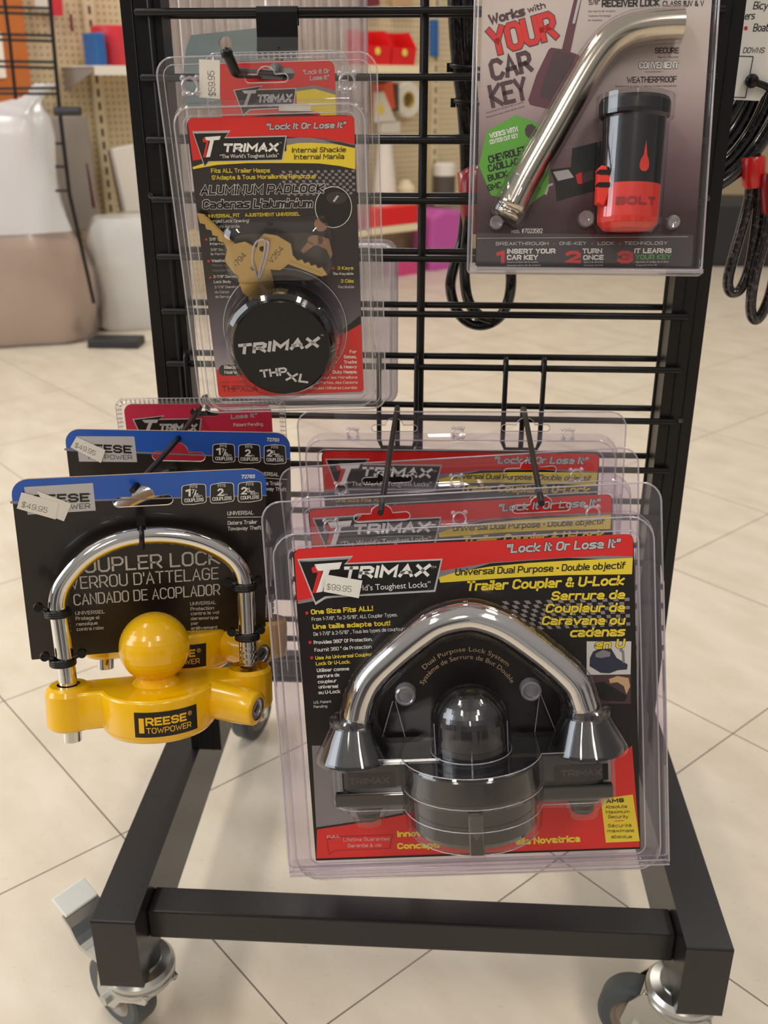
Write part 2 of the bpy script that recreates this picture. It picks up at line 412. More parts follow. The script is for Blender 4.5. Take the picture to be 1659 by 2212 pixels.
def glyph_lines(ch):
    w, *st = BF[ch].split(' ', 1); pts = []
    raw = st[0] if st else ''
    # strokes are separated by blanks; a blank inside an odd run only joins
    out, cur = [], ''
    for tok in raw.split(' '):
        cur += tok
        if len(cur) % 2 == 0 and len(cur) >= 4: out.append(cur); cur = ''
    if cur: out[-1] += cur
    return HEXV[w], [[(HEXV[s[i]], HEXV[s[i+1]]) for i in range(0, len(s)-1, 2)] for s in out]
def stroke_strip(P, t, ext=0):
    """quads of width t along a polyline, corners mitred"""
    P = [Vector(p) for p in P]; closed = (P[0]-P[-1]).length < 1e-6
    if closed: P = P[:-1]
    n = len(P)
    if not closed and ext: P[0] = P[0]+(P[0]-P[1]).normalized()*ext; P[-1] = P[-1]+(P[-1]-P[-2]).normalized()*ext
    L_, R_ = [], []
    for i in range(n):
        a = P[i-1] if (i or closed) else None; c = P[(i+1) % n] if (i < n-1 or closed) else None
        d1 = (P[i]-a).normalized() if a is not None else (c-P[i]).normalized(); d2 = (c-P[i]).normalized() if c is not None else d1
        n1 = Vector((-d1.y, d1.x)); n2 = Vector((-d2.y, d2.x)); b = n1+n2
        if b.length < .35: b = n1; k = 1
        else: b.normalize(); k = 1/max(.5, b.dot(n1))
        L_.append(P[i]+b*(t/2*k)); R_.append(P[i]-b*(t/2*k))
    vs = [tuple(p) for p in L_+R_]; m_ = n if closed else n-1
    return vs, [(n+i, n+(i+1) % n, (i+1) % n, i) for i in range(m_)]
def block_text(s, W_, cap, bold, shear, grow=0):
    """verts (x, y), faces of a line of block letters W_ wide; strokes keep their weight when the line is squeezed"""
    lay = []; x = 0; gap = 2.9+.2*max(0, bold)
    for ch in s:
        if ch == ' ': x += 5; continue
        w, ls = glyph_lines(ch); lay.append((x, w, ls)); x += w+gap
    tot = x-gap; kx = W_/max(tot+1.6, 1); ky = cap/12
    t = min(cap*(.105+.052*bold), kx*3.4 if bold > .5 else kx*2.4)
    vs, fs = [], []
    for x, w, ls in lay:
        for ln in ls:
            pts = []
            for a, b in ln:
                y = t/2+b*(cap-t)/12; px = (x+.8+a)*kx; pts.append((px+shear*(y-cap*.5), y))
            q = [pts[0]]
            for p in pts[1:]:
                if abs(p[0]-q[-1][0])+abs(p[1]-q[-1][1]) > 1e-6: q.append(p)
            if len(q) < 2: continue
            ext = t*.48+grow/2
            v_, f_ = stroke_strip(q, t+grow, ext); b0 = len(vs); vs += v_; fs += [tuple(i+b0 for i in f) for f in f_]
    return vs, fs
def text_mesh(s, W_, cap, bold=0, shear=0, grow=0):
    if cap > 1.1 and all(c == ' ' or c in BF for c in s) and 'World' not in s: return block_text(s, W_, cap, bold, shear, grow)
    base = glyphs(s, shear, min(bold, 1.5))[0]
    if not base: return [], []
    x0 = min(p[0] for p in base); x1 = max(p[0] for p in base); vs, fs = glyphs(s, shear, min(bold, 1.5)+(1.6 if grow else 0))
    return [((p[0]-x0)*W_/(x1-x0), p[1]*cap/CAP) for p in vs], fs
def lettering(mb, s, u0, v0, u1, v1, cap, mat, bold=0, shear=0, w=0, out=None, X=None):
    """letters standing on the line (u0,v0)-(u1,v1), capitals `cap` high"""
    d = Vector((u1-u0, v1-v0)); W_ = d.length; d.normalize(); n = Vector((-d.y, d.x))
    for mt, g, dw in (((out, min(cap*.15, .3+cap*.045), 0), (mat, 0, .12)) if out else ((mat, 0, 0),)):
        vs, fs = text_mesh(s, W_, cap, bold, shear, g)
        mb.add([(u0+d.x*x+n.x*y, v0+d.y*x+n.y*y, w+dw) for x, y in vs], fs, mt, False, X)
def arc_text(mb, s, cx, cy, R, a0, a1, cap, mat, w, bold=0, X=None):
    """letters on an arc, from angle a0 to a1 (degrees, clockwise)"""
    base, fs = glyphs(s, 0, bold); x0 = min(p[0] for p in base); x1 = max(p[0] for p in base); P = []
    for x, y, z in base:
        a = math.radians(a0+(a1-a0)*(x-x0)/(x1-x0)); r = R+y*cap/CAP; P.append((cx+r*math.cos(a), cy+r*math.sin(a), w))
    mb.add(P, fs, mat, False, X)
def checker(mb, q, nx, ny, mat, w):
    TL, TR, BR, BL = [Vector(p) for p in q]
    f_ = lambda a, b_: (TL*(1-a)+TR*a)*(1-b_)+(BL*(1-a)+BR*a)*b_
    for i in range(nx):
        for j in range(ny):
            if (i+j) % 2:
                mb.flat([f_((i+x)/nx, (j+y)/ny) for x, y in ((.05, .1), (.05, .9), (.95, .9), (.95, .1))], w, mat)
def tag(o, label=None, cat=None, group=None, kind=None):
    for k, x in (('label', label), ('category', cat), ('group', group), ('kind', kind)):
        if x: o[k] = x
    return o
def root(name, M, label, cat, group=None):
    o = bpy.data.objects.new(name, None); COL.objects.link(o); o.empty_display_size = .03
    o.matrix_world = M if isinstance(M, Matrix) else Matrix.Translation(M)
    return tag(o, label, cat, group)
def copy_tree(o, parent=None, skip=()):
    c = o.copy(); COL.objects.link(c)
    if parent: c.parent = parent
    for ch in [x for x in COL.objects if x.parent == o]:
        if ch.name.split('.')[0] not in skip: copy_tree(ch, c, skip)
    return c
POSE = {'CF': Matrix(((0.99727,-0.07295,0.01179,0.01538),(0.03048,0.26068,-0.96494,-0.21200),(0.06732,0.96267,0.26219,0.60957),(0,0,0,1))), 'CM': Matrix(((0.99677,-0.08035,0.00174,0.01390),(0.00873,0.08673,-0.99619,-0.12200),(0.07989,0.99299,0.08716,0.60475),(0,0,0,1))), 'CR': Matrix(((0.99688,-0.03708,-0.06975,0.01641),(-0.06904,0.02007,-0.99741,-0.03200),(0.03838,0.99911,0.01745,0.61746),(0,0,0,1))),
 'PF': Matrix(((0.99814,-0.01598,0.05883,-0.12137),(0.05630,-0.12820,-0.99015,-0.20500),(0.02337,0.99162,-0.12706,0.91739),(0,0,0,1))), 'RF': Matrix(((0.95290,0.06228,0.29682,-0.23199),(0.29975,-0.04448,-0.95298,-0.21500),(-0.04615,0.99707,-0.06105,0.62005),(0,0,0,1))), 'RR': Matrix(((0.99724,0.02559,0.06975,-0.22728),(0.07016,-0.01570,-0.99741,-0.12200),(-0.02443,0.99955,-0.01745,0.62381),(0,0,0,1))),
 'BT': Matrix(((0.99988,0.00144,0.01524,0.10652),(0.01444,0.24197,-0.97018,-0.11000),(-0.00508,0.97028,0.24192,0.95482),(0,0,0,1))), 'SP': Matrix(((0.99851,-0.01560,0.05230,-0.12742),(0.05172,-0.03576,-0.99802,-0.12500),(0.01744,0.99924,-0.03490,0.92114),(0,0,0,1))), 'SQ': Matrix(((0.99756,0.00365,0.06966,-0.22262),(0.06976,-0.05221,-0.99620,-0.05500),(0.00000,0.99863,-0.05234,0.63291),(0,0,0,1))),
 'WL': Matrix(((0.72777,0.00000,0.68582,-1.44004),(0.68582,0.00000,-0.72777,3.35472),(0.00000,1.00000,0.00000,0.00000),(0,0,0,1))), 'GR': Matrix(((1.00000,0.00000,0.00000,0.00000),(0.00000,0.00000,-1.00000,0.00000),(0.00000,1.00000,0.00000,0.00000),(0,0,0,1)))}

# ---------------------------------------------------------------- setting
fl = MB(); fl.add([(-7000,-4500,0),(7000,-4500,0),(7000,9000,0),(-7000,9000,0)], [(0,1,2,3)], 'vinyl_tile')
tag(fl.build('floor'), kind='structure')
mb = MB(); mb.box((-2500, 0, -60), (6500, 2700, 0), 'pegboard'); wl = mb.build('wall_back'); wl.matrix_world = POSE['WL']; tag(wl, kind='structure')
# ---------------------------------------------------------------- display rack on casters (millimetres, z up)
rk = root('display_rack', (0, 0, 0), 'black wire grid display rack on casters holding the packaged locks', 'display rack')
for x0 in (-313, 230.4):
    mb = MB(); mb.prism([(-254,106.3),(294,106.3),(294,190),(-254,190)], x0, x0+41.8, 'frame_black', 'u')
    tag(mb.build('side_tube', rk, 2.2))
for y0 in (-221, 229):
    mb = MB(); mb.box((-271.2, y0, 137), (230.4, y0+32.3, 171), 'frame_black'); mb.build('cross_tube', rk, 2)
for x0, x1 in ((-280, -245), (212, 244)):
    mb = MB(); mb.box((x0, 5, 190), (x1, 36, 1700), 'powder_black')  # upright faces catch less light; that shade is in this darker black
    xi = x0 if x0 < 0 else x1
    mb.box((x0+10, 3.8, 190), (x0+11, 5.2, 1700), 'powder_black'); mb.box((x1-11, 3.8, 190), (x1-10, 5.2, 1700), 'powder_black')
    p = mb.build('upright_post', rk, 1.6)
    for z in (806, 1010, 600):
        s_ = MB(); s_.lathe([(0, -2.2), (2.6, -1.6), (3.4, 0)], ((x0+12 if x0 < 0 else x1-12), 5, z), 'steel_dark', 'v', 12); s_.build('screw', p)
for i in range(-4, 14):
    z = 955.3-50.8*i
    mb = MB(); mb.tube([(-266, 0, z), (-264.5, 0, z), (225, 0, z), (226.4, 0, z)], [2.6, 3.2, 3.2, 2.6], 'powder_black', 10); mb.build('horizontal_rod', rk)
    mb = MB(); mb.tube([(-262, 42, z), (219, 42, z)], 3.2, 'powder_black', 10); mb.build('horizontal_rod', rk)
for x in (-254, -20, 209):
    mb = MB(); mb.tube([(x, 6, 250), (x, 6, 1180)], 3.2, 'powder_black', 10)
    mb.build('vertical_rod', rk) if x < 200 else None
for x in (-252, -22, 213):
    mb = MB(); mb.tube([(x, 36, 250), (x, 36, 1180)], 3.2, 'powder_black', 10); mb.build('vertical_rod', rk)
def caster(x, y, ang, pedal):
    """swivel caster: plate under the tube, ball-race ring, two cheeks, wheel, axle bolt"""
    t = Matrix.Translation((x*.001, y*.001, .1063)) @ Matrix.Rotation(math.radians(ang), 4, 'Z')
    mb = MB(); mb.lathe([(0, 0), (22, 0), (22, -3), (31, -5), (34.5, -9), (35, -13), (33, -14.5), (34.6, -17), (34, -22), (32, -25), (0, -25)], (0, 0, 0), 'zinc', 'w', 40)
    c = mb.build('caster', rk); c.matrix_local = t
    for sy in (-1, 1):
        mb = MB(); pr = [(-33, -20), (-24, -16), (32, -16), (45, -34), (51, -62), (47, -73), (36, -77), (25, -72), (14, -56), (-12, -38), (-30, -28)]
        y_ = 19*sy; ring = [[(a, y_-1.3, h) for a, h in pr], [(a, y_+1.3, h) for a, h in pr]]
        mb.loops(ring if sy > 0 else ring, 'zinc'); mb.build('fork_cheek', c, .8)
    mb = MB(); mb.box((-32, -20, -24), (36, 20, -20), 'zinc'); mb.build('fork_crown', c, 3)
    mb = MB(); W_ = (36, 0, -65.2)
    mb.lathe([(26, -14), (36, -14), (39.5, -12), (41, -8), (41, 8), (39.5, 12), (36, 14), (26, 14)], W_, 'tyre_grey', 'v', 48)
    mb.lathe([(0, -10), (10, -10), (11, -15), (15, -15), (16, -9), (22, -9.5), (26.5, -14.2)], W_, 'hub_tan', 'v', 40); mb.lathe([(26.5, 14.2), (22, 9.5), (16, 9), (15, 15), (11, 15), (10, 10), (0, 10)], W_, 'hub_tan', 'v', 40)
    wh = mb.build('wheel', c)
    for sy in (-1, 1):
        mb = MB(); hx = [(36+6.5*math.cos(math.radians(60*k+10)), -65.2+6.5*math.sin(math.radians(60*k+10))) for k in range(6)]
        mb.loops([[(a, 20.3*sy, h) for a, h in hx], [(a, 25*sy, h) for a, h in hx]], 'zinc'); mb.build('axle_bolt', c, .5)
    if pedal:
        mb = MB(); pr = [(34, -14), (62, -16), (70, -16), (76, -10), (82, 0), (90, 6), (96, 9), (97, 6), (92, 2), (86, -4), (80, -14), (74, -22), (62, -22), (34, -20)]
        mb.loops([[(a, -21, h) for a, h in pr], [(a, 21, h) for a, h in pr]], 'zinc')
        mb.box((90, -20, 7), (112, 20, 10), 'pedal_white', lambda p: (p[0], p[1], p[2]+(p[0]-90)*.5)); mb.build('brake_pedal', c, 1.5)
    return c
caster(-287, -216, 145, True); caster(246, -214, 155, False); caster(-284, 262, 70, False); caster(240, 262, 100, False)

# ---------------------------------------------------------------- hooks on the grid
def grid_hook(label, x, zt, base_z, pts):
    h = root('wire_hook', (0, 0, 0), label, 'hook', 'wire display hooks')
    zb = zt-84; mb = MB()
    fr_ = [(x-18, 4, zt-9), (x-18, 3, zt+3), (x-18, -2, zt+6), (x-18, -5.8, zt), (x-18, -5.8, zb+8), (x-15, -5.8, zb), (x+15, -5.8, zb), (x+18, -5.8, zb+8), (x+18, -5.8, zt), (x+18, -2, zt+6), (x+18, 3, zt+3), (x+18, 4, zt-9)]
    mb.tube(fr_, 2.4, 'powder_black', 10); mb.build('hook_base', h)
    mb = MB(); path = [(x, -5.8, zb), (x, -5.8, base_z-6), (x, -8.5, base_z-1)]+pts
    mb.tube(path, 2.5, 'powder_black', 12); mb.build('prong', h)
    return h
def gr(p): return (p[0], -p[2], p[1])
a_, b_ = (-44.3,596.6,228), (-41.6,613.5,12)
grid_hook('left of the two hooks through the trailer coupler lock packs', (-41.6,648.2,5)[0], (-41.6,654.1,5)[1], b_[1], [gr(b_), gr(a_)])
a_, b_ = (78.1,607.2,228), (79.7,613.7,12)
grid_hook('right of the two hooks through the trailer coupler lock packs', (79.1,649.9,5)[0], (78.9,654.4,5)[1], b_[1], [gr(b_), gr(a_)])
a_, b_, c_ = (-237.4,610,226), (-226.6,617.3,122), (-225,620.4,55)
grid_hook('hook holding the yellow coupler locks on black and blue cards', -228, (-246.4,658.1,5)[1], c_[1]+1, [(c_[0]-4, -12, c_[1]), gr(c_), gr(b_), gr(a_)])
h = root('plate_hook', (0, 0, 0), 'flat plated hook clipped on the top rod above the black puck padlock', 'hook', 'wire display hooks')
mb = MB(); x0, x1 = (-161.6,949.7,6)[0], (-126.8,949.5,6)[0]
zt, zb = (-142.8,958.6,6)[1], (-143.9,935.6,6)[1]
pr = [(5, zt-14), (5, zt-3), (1, zt+1), (-4, zt), (-6, zt-4), (-6, zb), (-9, zb-8), (-11, zb-16), (-8.4, zb-16.6), (-6.4, zb-9), (-3.6, zb), (-3.6, zt-4), (-2, zt-2), (2, zt-3), (3, zt-14)]
mb.loops([[(x0, a, b2) for a, b2 in pr], [(x1, a, b2) for a, b2 in pr]], 'black_plastic'); mb.build('plate', h, .5)
mb = MB(); t0, t1 = gr((-140.9,917.8,236)), gr((-137.1,905.9,232)); e_ = (-141, -9, t1[2])
mb.tube([(-143, -6, zb-8), (-143, -8, t1[2]+6), (-142, -14, t1[2]), (t1[0]+.5, t1[1]+4, t1[2]+.3), (t1[0]-.2, t1[1]+.5, t1[2]+1), (t1[0]-1, t1[1]-1, t1[2]+4), t0], 3.3, 'black_plastic', 14)
mb.tube([(t0[0]+.2, t0[1], t0[2]-3), t0, (t0[0]-.5, t0[1]-.4, t0[2]+1.6), (t0[0]-.8, t0[1]-.6, t0[2]+2.8), (t0[0]-.9, t0[1]-.7, t0[2]+3.4)], [3.5, 4, 3.6, 2.2, .6], 'black_plastic', 14); mb.build('prong', h)

# ---------------------------------------------------------------- shared packaging pieces
def sticker(parent, quad, w, price, l0, l1, cap, name='price_sticker', shear=0):
    mb = MB(); mb.prism(quad[::-1], w, w+.25, 'sticker_paper')
    if price: lettering(mb, price, l0[0], l0[1], l1[0], l1[1], cap, 'ink', -.6, shear, w+.35)
    return mb.build(name, parent)
def rivet(mb, u, v, w, r, mat='clear_rim'):
    mb.lathe([(r, 0), (r*.98, 3.5), (r*.86, 4.2), (r*.72, 3.6), (r*.66, .5)], (u, v, w), mat, 'w', 24)
    for k in range(4):
        a = math.radians(45+90*k); mb.dome((u+r*1.12*math.cos(a), v+r*1.12*math.sin(a), w), r*.36, mat, 'w', 0, 90, 12, 4)
def print_card(name, parent, outline, w, table, polys, back, holes=(), thick=.5, X=None):
    """card with its printing: colours and letters belong to the card's own mesh"""
    mb = MB(); vs, fs = filled(outline, holes)
    mb.add([(x, y, w) for x, y, z in vs], fs, back); mb.add([(x, y, w-thick) for x, y, z in vs], [f[::-1] for f in fs], 'kraft_edge')
    for lp in (outline, *holes):
        n = len(lp); mb.add([(p[0], p[1], w) for p in lp]+[(p[0], p[1], w-thick) for p in lp], [(k, n+k, n+(k+1) % n, (k+1) % n) for k in range(n)], 'kraft_edge')
    return mb
def add_print(mb, w, table, polys, X=None):
    for m, ly, p in polys:
        vs, fs = filled(p); mb.add([(x, y, w+.05*ly) for x, y, z in vs], fs, m, False, X)
    for s, u0, v0, u1, v1, cap, mat, bo, sh, ly, out in table: lettering(mb, s, u0, v0, u1, v1, cap, mat, bo, sh, w+.05*ly+.05, out, X)
def tray_wall(mb, outline, prof, mat):
    """walls of a formed tray: outline offset outwards and raised step by step"""
    R = [[(x, y, h) for x, y in inset(outline, -d)] for d, h in prof]
    mb.loops(R, mat, (False, False), True)

# ---------------------------------------------------------------- trailer coupler lock in a violet clear clamshell
TEXT_CF = [
 ('“Lock It Or Lose It”',34.7,-49.2,121.1,-49.2,7.24,'silver_print',2,0.2,5,'black'),
 ('TRIMAX',-92.7,-63.1,-25.8,-64.4,9.78,'white',3,0.25,5,None),
 ('TM',-24.7,-58.4,-20.3,-58.2,2.03,'white',0,0,4,None),
 ('“The World’s Toughest Locks”',-105.9,-73.4,-25.4,-72.8,4.51,'white',0,0,5,None),
 ('Universal Dual Purpose • Double objectif',-5.7,-64.8,124.6,-65.8,5.48,'black',1,0.15,5,None),
 ('Trailer Coupler & U-Lock',2.7,-77.5,123.5,-78.7,7.94,'yellow_print',2,0.2,5,'black'),
 ('Serrure de',67.8,-88.2,123.8,-89.7,7.33,'yellow_print',2,0.2,6,'black'),
 ('Coupleur de',63.1,-97.8,123.5,-99.9,7.36,'yellow_print',2,0.2,6,'black'),
 ('Caravane ou',59.8,-107.5,123.3,-110.1,7.38,'yellow_print',2,0.2,6,'black'),
 ('cadenas',81.3,-118.2,123,-119.3,7.81,'yellow_print',2,0.2,6,'black'),
 ('en U',100.2,-128.6,122.6,-128.6,7.42,'yellow_print',2,0.2,8,'black'),
 ('One Size Fits ALL!',-120.3,-90.4,-71.6,-89.7,4.13,'yellow_print',2,0,4,None),
 ('From 1-7/8”, To 2-5/16”, ALL Coupler Types.',-120.2,-95.6,-52.7,-95.1,2.90,'white',0,0,4,None),
 ('Une taille adapte tout!',-119.7,-102.3,-58.8,-102.1,3.94,'yellow_print',2,0,4,None),
 ('De 1-7/8” à 2-5/16” , Tous les types de coupleurs.',-119.6,-107.7,-45.9,-106.6,2.91,'white',0,0,4,None),
 ('Provides 360° Of Protection.',-119.9,-114.6,-73.7,-113.9,2.92,'white',1,0,4,None),
 ('Fournit 360 ° de Protection',-119.7,-120.7,-74.6,-119.9,2.92,'white',0.5,0,4,None),
 ('Use As Universal Coupler',-119.4,-127.2,-74.4,-126.1,2.93,'yellow_print',1.5,0,4,None),
 ('Lock Or U-Lock.',-119.3,-131.9,-92.1,-131.4,2.94,'yellow_print',1.5,0,4,None),
 ('Utiliser comme',-119,-137.4,-93.4,-137,2.94,'white',1.2,0,4,None),
 ('serrure de',-119,-142.2,-101.5,-141.7,2.95,'white',1.2,0,4,None),
 ('coupleur',-118.9,-146.7,-103.9,-146.3,2.74,'white',1.2,0,4,None),
 ('universel',-118.5,-150.9,-103.2,-151,2.96,'white',1.2,0,4,None),
 ('ou U-Lock',-118.9,-155.6,-101.6,-155.3,2.96,'white',1.2,0,4,None),
 ('U.S. Patent',-123.5,-163.3,-109.3,-162.9,2.12,'white',0,0,4,None),
 ('Pending',-123.6,-166.9,-112.8,-166.6,2.13,'white',0,0,4,None),
 ('FULL',-120.3,-277.5,-109.8,-277,2.65,'silver_print',1,0,4,None),
 ('Lifetime Guarantee',-107.3,-280.5,-69.7,-280.9,3.10,'white',0.5,0,4,None),
 ('Garantie à vie',-104.1,-285.7,-76.7,-286,3.10,'white',0.5,0,4,None),
 ('Innov',-62.9,-278.3,-43.3,-278.1,5.28,'yellow_print',3,0,4,None),
 ('Concepti',-63.5,-288.7,-30.1,-288.8,5.30,'yellow_print',3,0,4,None),
 ('elle Novatrice',32,-288.4,83,-287.8,5.93,'yellow_print',3,0,4,None),
 ('AMS',105.1,-255.8,118.9,-255.4,3.46,'black',3,0,6,None),
 ('Absolute',104.2,-260.3,121.4,-260.3,2.81,'black',0.5,0,6,None),
 ('Maximum',104.4,-264.6,123.1,-264.7,2.82,'black',0.5,0,6,None),
 ('Security',106,-268.6,122.2,-269,2.82,'black',0.5,0,6,None),
 ('Sécurité',105.8,-276.2,124.5,-276.5,2.83,'black',0.5,0,6,None),
 ('maximale',105,-280.5,126.4,-280.9,2.83,'black',0.5,0,6,None),
 ('absolue',108,-285.5,124.6,-286.1,2.84,'black',0.5,0,6,None)]
POLY_CF = [
 ('grey_print',1,[(-127.9,-46.6),(131,-41.7),(130.6,-59.7),(80.8,-55.2),(21.5,-56.6),(-16.7,-66.5),(-130.4,-81.5)]),
 ('red_print',2,[(-130.3,-41.4),(-127.2,-37.5),(128.1,-39.1),(131.2,-42.7),(130.8,-56.5),(106.3,-54.8),(80.8,-54.8),(21.6,-55.8),(-16.4,-60.4),(-58.6,-64.4),(-116.9,-77),(-130.8,-79)]),
 ('yellow_print',2,[(-18.7,-65.6),(-5.5,-62.2),(21.4,-59),(51.1,-57.7),(80.7,-57.4),(130.6,-57.7),(129.7,-70.5),(80.3,-68.7),(40.8,-68.5),(-17.9,-69.9)]),
 ('silver_print',3,[(-128.2,-45.6),(-84.3,-45.2),(-89.9,-50.6),(-15.1,-50.9),(-22,-76.9),(-107.4,-77.8),(-116.5,-83)]),
 ('black',4,[(-126.7,-46.9),(-86.2,-46.3),(-91.8,-51.7),(-16.6,-52.3),(-23.2,-75.4),(-108.5,-76.3),(-116.1,-80.5)]),
 ('silver_print',4,[(-126.7,-46.9),(-86.2,-46.3),(-87.7,-47.7),(-125.4,-48.2)]),
 ('red_print',5,[(-117.6,-53.3),(-114.1,-51.4),(-113.6,-55.5),(-109.1,-55.8),(-115.2,-73.1),(-118.5,-73.4),(-112.9,-57.2),(-117.1,-57)]),
 ('white',5,[(-115,-50.4),(-93.4,-49.8),(-95.8,-55.2),(-103.1,-55.5),(-110.3,-72.5),(-115.2,-73.1),(-108.3,-55.8),(-112.8,-55.8),(-114,-53.3)]),
 ('grey_print',1,[(-127.4,-198.1),(-128.7,-267.9),(-57.6,-259.6),(-56.6,-242.1),(-89.1,-230),(-120.2,-198.4)]),
 ('red_print',2,[(-130.4,-294.5),(-128.2,-268.8),(-87,-264),(-28.3,-254.1),(33.6,-247.8),(74.7,-239.7),(103.5,-224.7),(126.5,-208.6),(130.6,-293.9)]),
 ('black',3,[(-128.1,-267.5),(-86.9,-262.7),(-57.5,-257.8),(-57.6,-259.6),(-87.1,-264.4),(-128.2,-269.3)]),
 ('yellow_print',4,[(100.9,-252.1),(126.1,-249.2),(130.7,-288.9),(103.8,-289.2)]),
 ('red_print',5,[(111,-270.7),(118.5,-270.6),(118.5,-271.2),(111,-271.4)]),
 ('pale_print',3,[(93.5,-122.1),(127.9,-123.7),(126.7,-150.3),(92.7,-149.2)]),
 ('navy_print',4,[(95.6,-135.6),(98.2,-130.5),(104.2,-128.1),(112.5,-129.1),(116.3,-136.5),(124.7,-142.1),(124,-146.2),(116.6,-146.5),(110.6,-148.7),(103.6,-148),(97.8,-144),(95.1,-142.2)]),
 ('grey_print',5,[(100.1,-132.1),(106.2,-129.5),(111.6,-131.8),(111.2,-135.1),(104,-136),(100,-135)]),
 ('grey_print',4,[(118,-130.4),(120.4,-128.5),(122.3,-131.6),(122.5,-141),(120.7,-140.9),(120.3,-132.6)]),
 ('plum_print',3,[(94.6,-149.5),(127,-150.7),(126.3,-174.1),(95,-172.7)]),
 ('tan_print',4,[(109.9,-153.3),(116.5,-151.1),(125,-153.1),(126.2,-159.9),(123.1,-166.4),(121.3,-159.6),(116.4,-156.1),(110.6,-156.7)]),
 ('black',4,[(96.6,-156.4),(105.4,-155.2),(115.2,-161.5),(123.5,-167.3),(121.9,-172.2),(105,-170.6),(96.8,-164)]),
 ('red_print',3,[(-124.8,-88),(-122.5,-87.9),(-122.7,-90.2),(-124.7,-90.3)]),
 ('red_print',3,[(-124,-111.8),(-121.7,-111.7),(-121.9,-114),(-124,-114.1)]),
 ('red_print',3,[(-123.5,-124.4),(-121.2,-124.3),(-121.4,-126.6),(-123.4,-126.7)]),
 ('dark_red_print',4,[(-121,-278.2),(-108.7,-275.7),(-66.5,-275.8),(-69.7,-288.2),(-113.7,-288.4),(-120.2,-291.5)]),
 ('red_print',5,[(-120.2,-278.9),(-108.3,-276.6),(-67.8,-276.6),(-70.5,-287.3),(-113.7,-287.6),(-119.3,-289.8)])]
LC = 'coupler lock packs hung one behind another'
cf = root('coupler_lock_pack', POSE['CF'], 'front clear pack with a black trailer coupler lock and $99.95 sticker', 'packaged lock', LC)
def clamshell_cf(parent):
    mb = MB(); out = rrect(-155, -306, 155, -1, 15, 6, 4); holes = [slot(-60.6, -17.2, 44, 6.6, 17, 7), slot(63.2, -16.6, 45, 6.6, 17, 7)]
    vs, fs = filled(out, holes); mb.add([(x, y, 0) for x, y, z in vs], fs, 'clear_violet')
    for h in holes: mb.tube([(x, y, .3) for x, y in h], .55, 'clear_rim', 6, True)
    mb.tube([(x, y, 0) for x, y in out], .8, 'clear_rim', 6, True)
    tray = rrect(-134, -298, 134, -37, 7, 5)
    tray_wall(mb, tray, [(15, 0), (13.5, 8), (12, 13), (10, 14), (8, 12), (2, 9.4), (0, 9.2)], 'clear_violet')
    for d, h in ((12, 13.4), (1, 9.6)): mb.tube([(x, y, h) for x, y in inset(tray, -d)], .7, 'clear_rim', 6, True)
    for sx_ in (-1, 1):
        mb.loops([[(sx_*153, y, 0) for y in (-60, -302)], [(sx_*151.5, y, 18) for y in (-75, -302)], [(sx_*149, y, 19) for y in (-76, -302)], [(sx_*148, y, 1) for y in (-62, -302)]], 'clear_violet', (False, False), True, None, False)
        mb.tube([(sx_*151.5, -75, 18), (sx_*151.5, -302, 18)], .6, 'clear_rim', 6)
    mb.loops([[(x, -299, 0) for x in (-152, 152)], [(x, -301, 17) for x in (-152, 152)], [(x, -305, 17) for x in (-152, 152)], [(x, -306, 0) for x in (-152, 152)]], 'clear_violet', (False, False), False, None, False)
    mb.tube([(-152, -301, 17), (152, -301, 17)], .7, 'clear_rim', 6); mb.tube([(-152, -305, 17), (152, -305, 17)], .7, 'clear_rim', 6)
    return mb.build('clamshell', parent)
def riv(parent, spots, w, r):
    mb = MB()
    for u, v in spots: rivet(mb, u, v, w, r*1.12)
    return mb.build('clamshell_snap', parent)
clamshell_cf(cf)
for u, v in ((-101, -22.4), (-.2, -21.5), (102.4, -22.6)): riv(cf, [(u, v)], 0, 5.2)
mb = print_card('backing_card', cf, quadround([(-131.4, -38), (131.6, -39), (131.2, -295.6), (-131, -296.4)], [6, 6, 1, 1]), 8.5, None, None, 'black_card')
add_print(mb, 8.5, TEXT_CF, POLY_CF)
ac = (-1.4,-171.2,8.5)
arc_text(mb, 'Syst\u00e8me de Serrure de But Double', ac[0], ac[1], 39.2, 150, 27, 3.6, 'tan_print', 8.75, .3)
arc_text(mb, 'Dual Purpose Lock System', ac[0], ac[1], 45.4, 135, 44, 3.6, 'tan_print', 8.75, .3)
checker(mb, [(24.1,-86.5),(127.5,-88.5),(127.6,-111.4),(48.3,-111.3)], 24, 7, 'grey_print', 8.65)
mb.build('backing_card', cf)
def bar_disc(u0, hl, rb, wb, R, wc, n=10):
    """outline (u, w): a bar with round ends and a disc bulging from its middle"""
    o = []
    for i in range(n+1):
        a = math.radians(-90+180*i/n); o.append((u0+hl-rb+rb*math.cos(a), wb+rb*math.sin(a)))
    f = wb+rb-wc; a0 = math.degrees(math.asin(max(-1, min(1, f/R))))
    for i in range(19): a = math.radians(a0+(180-2*a0)*i/18); o.append((u0+R*math.cos(a), wc+R*math.sin(a)))
    for i in range(n+1):
        a = math.radians(90+180*i/n); o.append((u0-hl+rb+rb*math.cos(a), wb+rb*math.sin(a)))
    b_ = wb-rb-wc
    return o
SH = [(-86.6,-168.9),(-85.6,-163.8),(-81.5,-149.1),(-72.7,-133.1),(-56.5,-118),(-36.1,-102.1),(-20.5,-92.9),(-1,-89.2),(11.9,-91.2),(28.7,-99.1),(47.3,-113.8),(65.6,-130.3),(77.5,-143.8),(81.9,-156.2),(84.4,-166),(84.6,-171.1)]
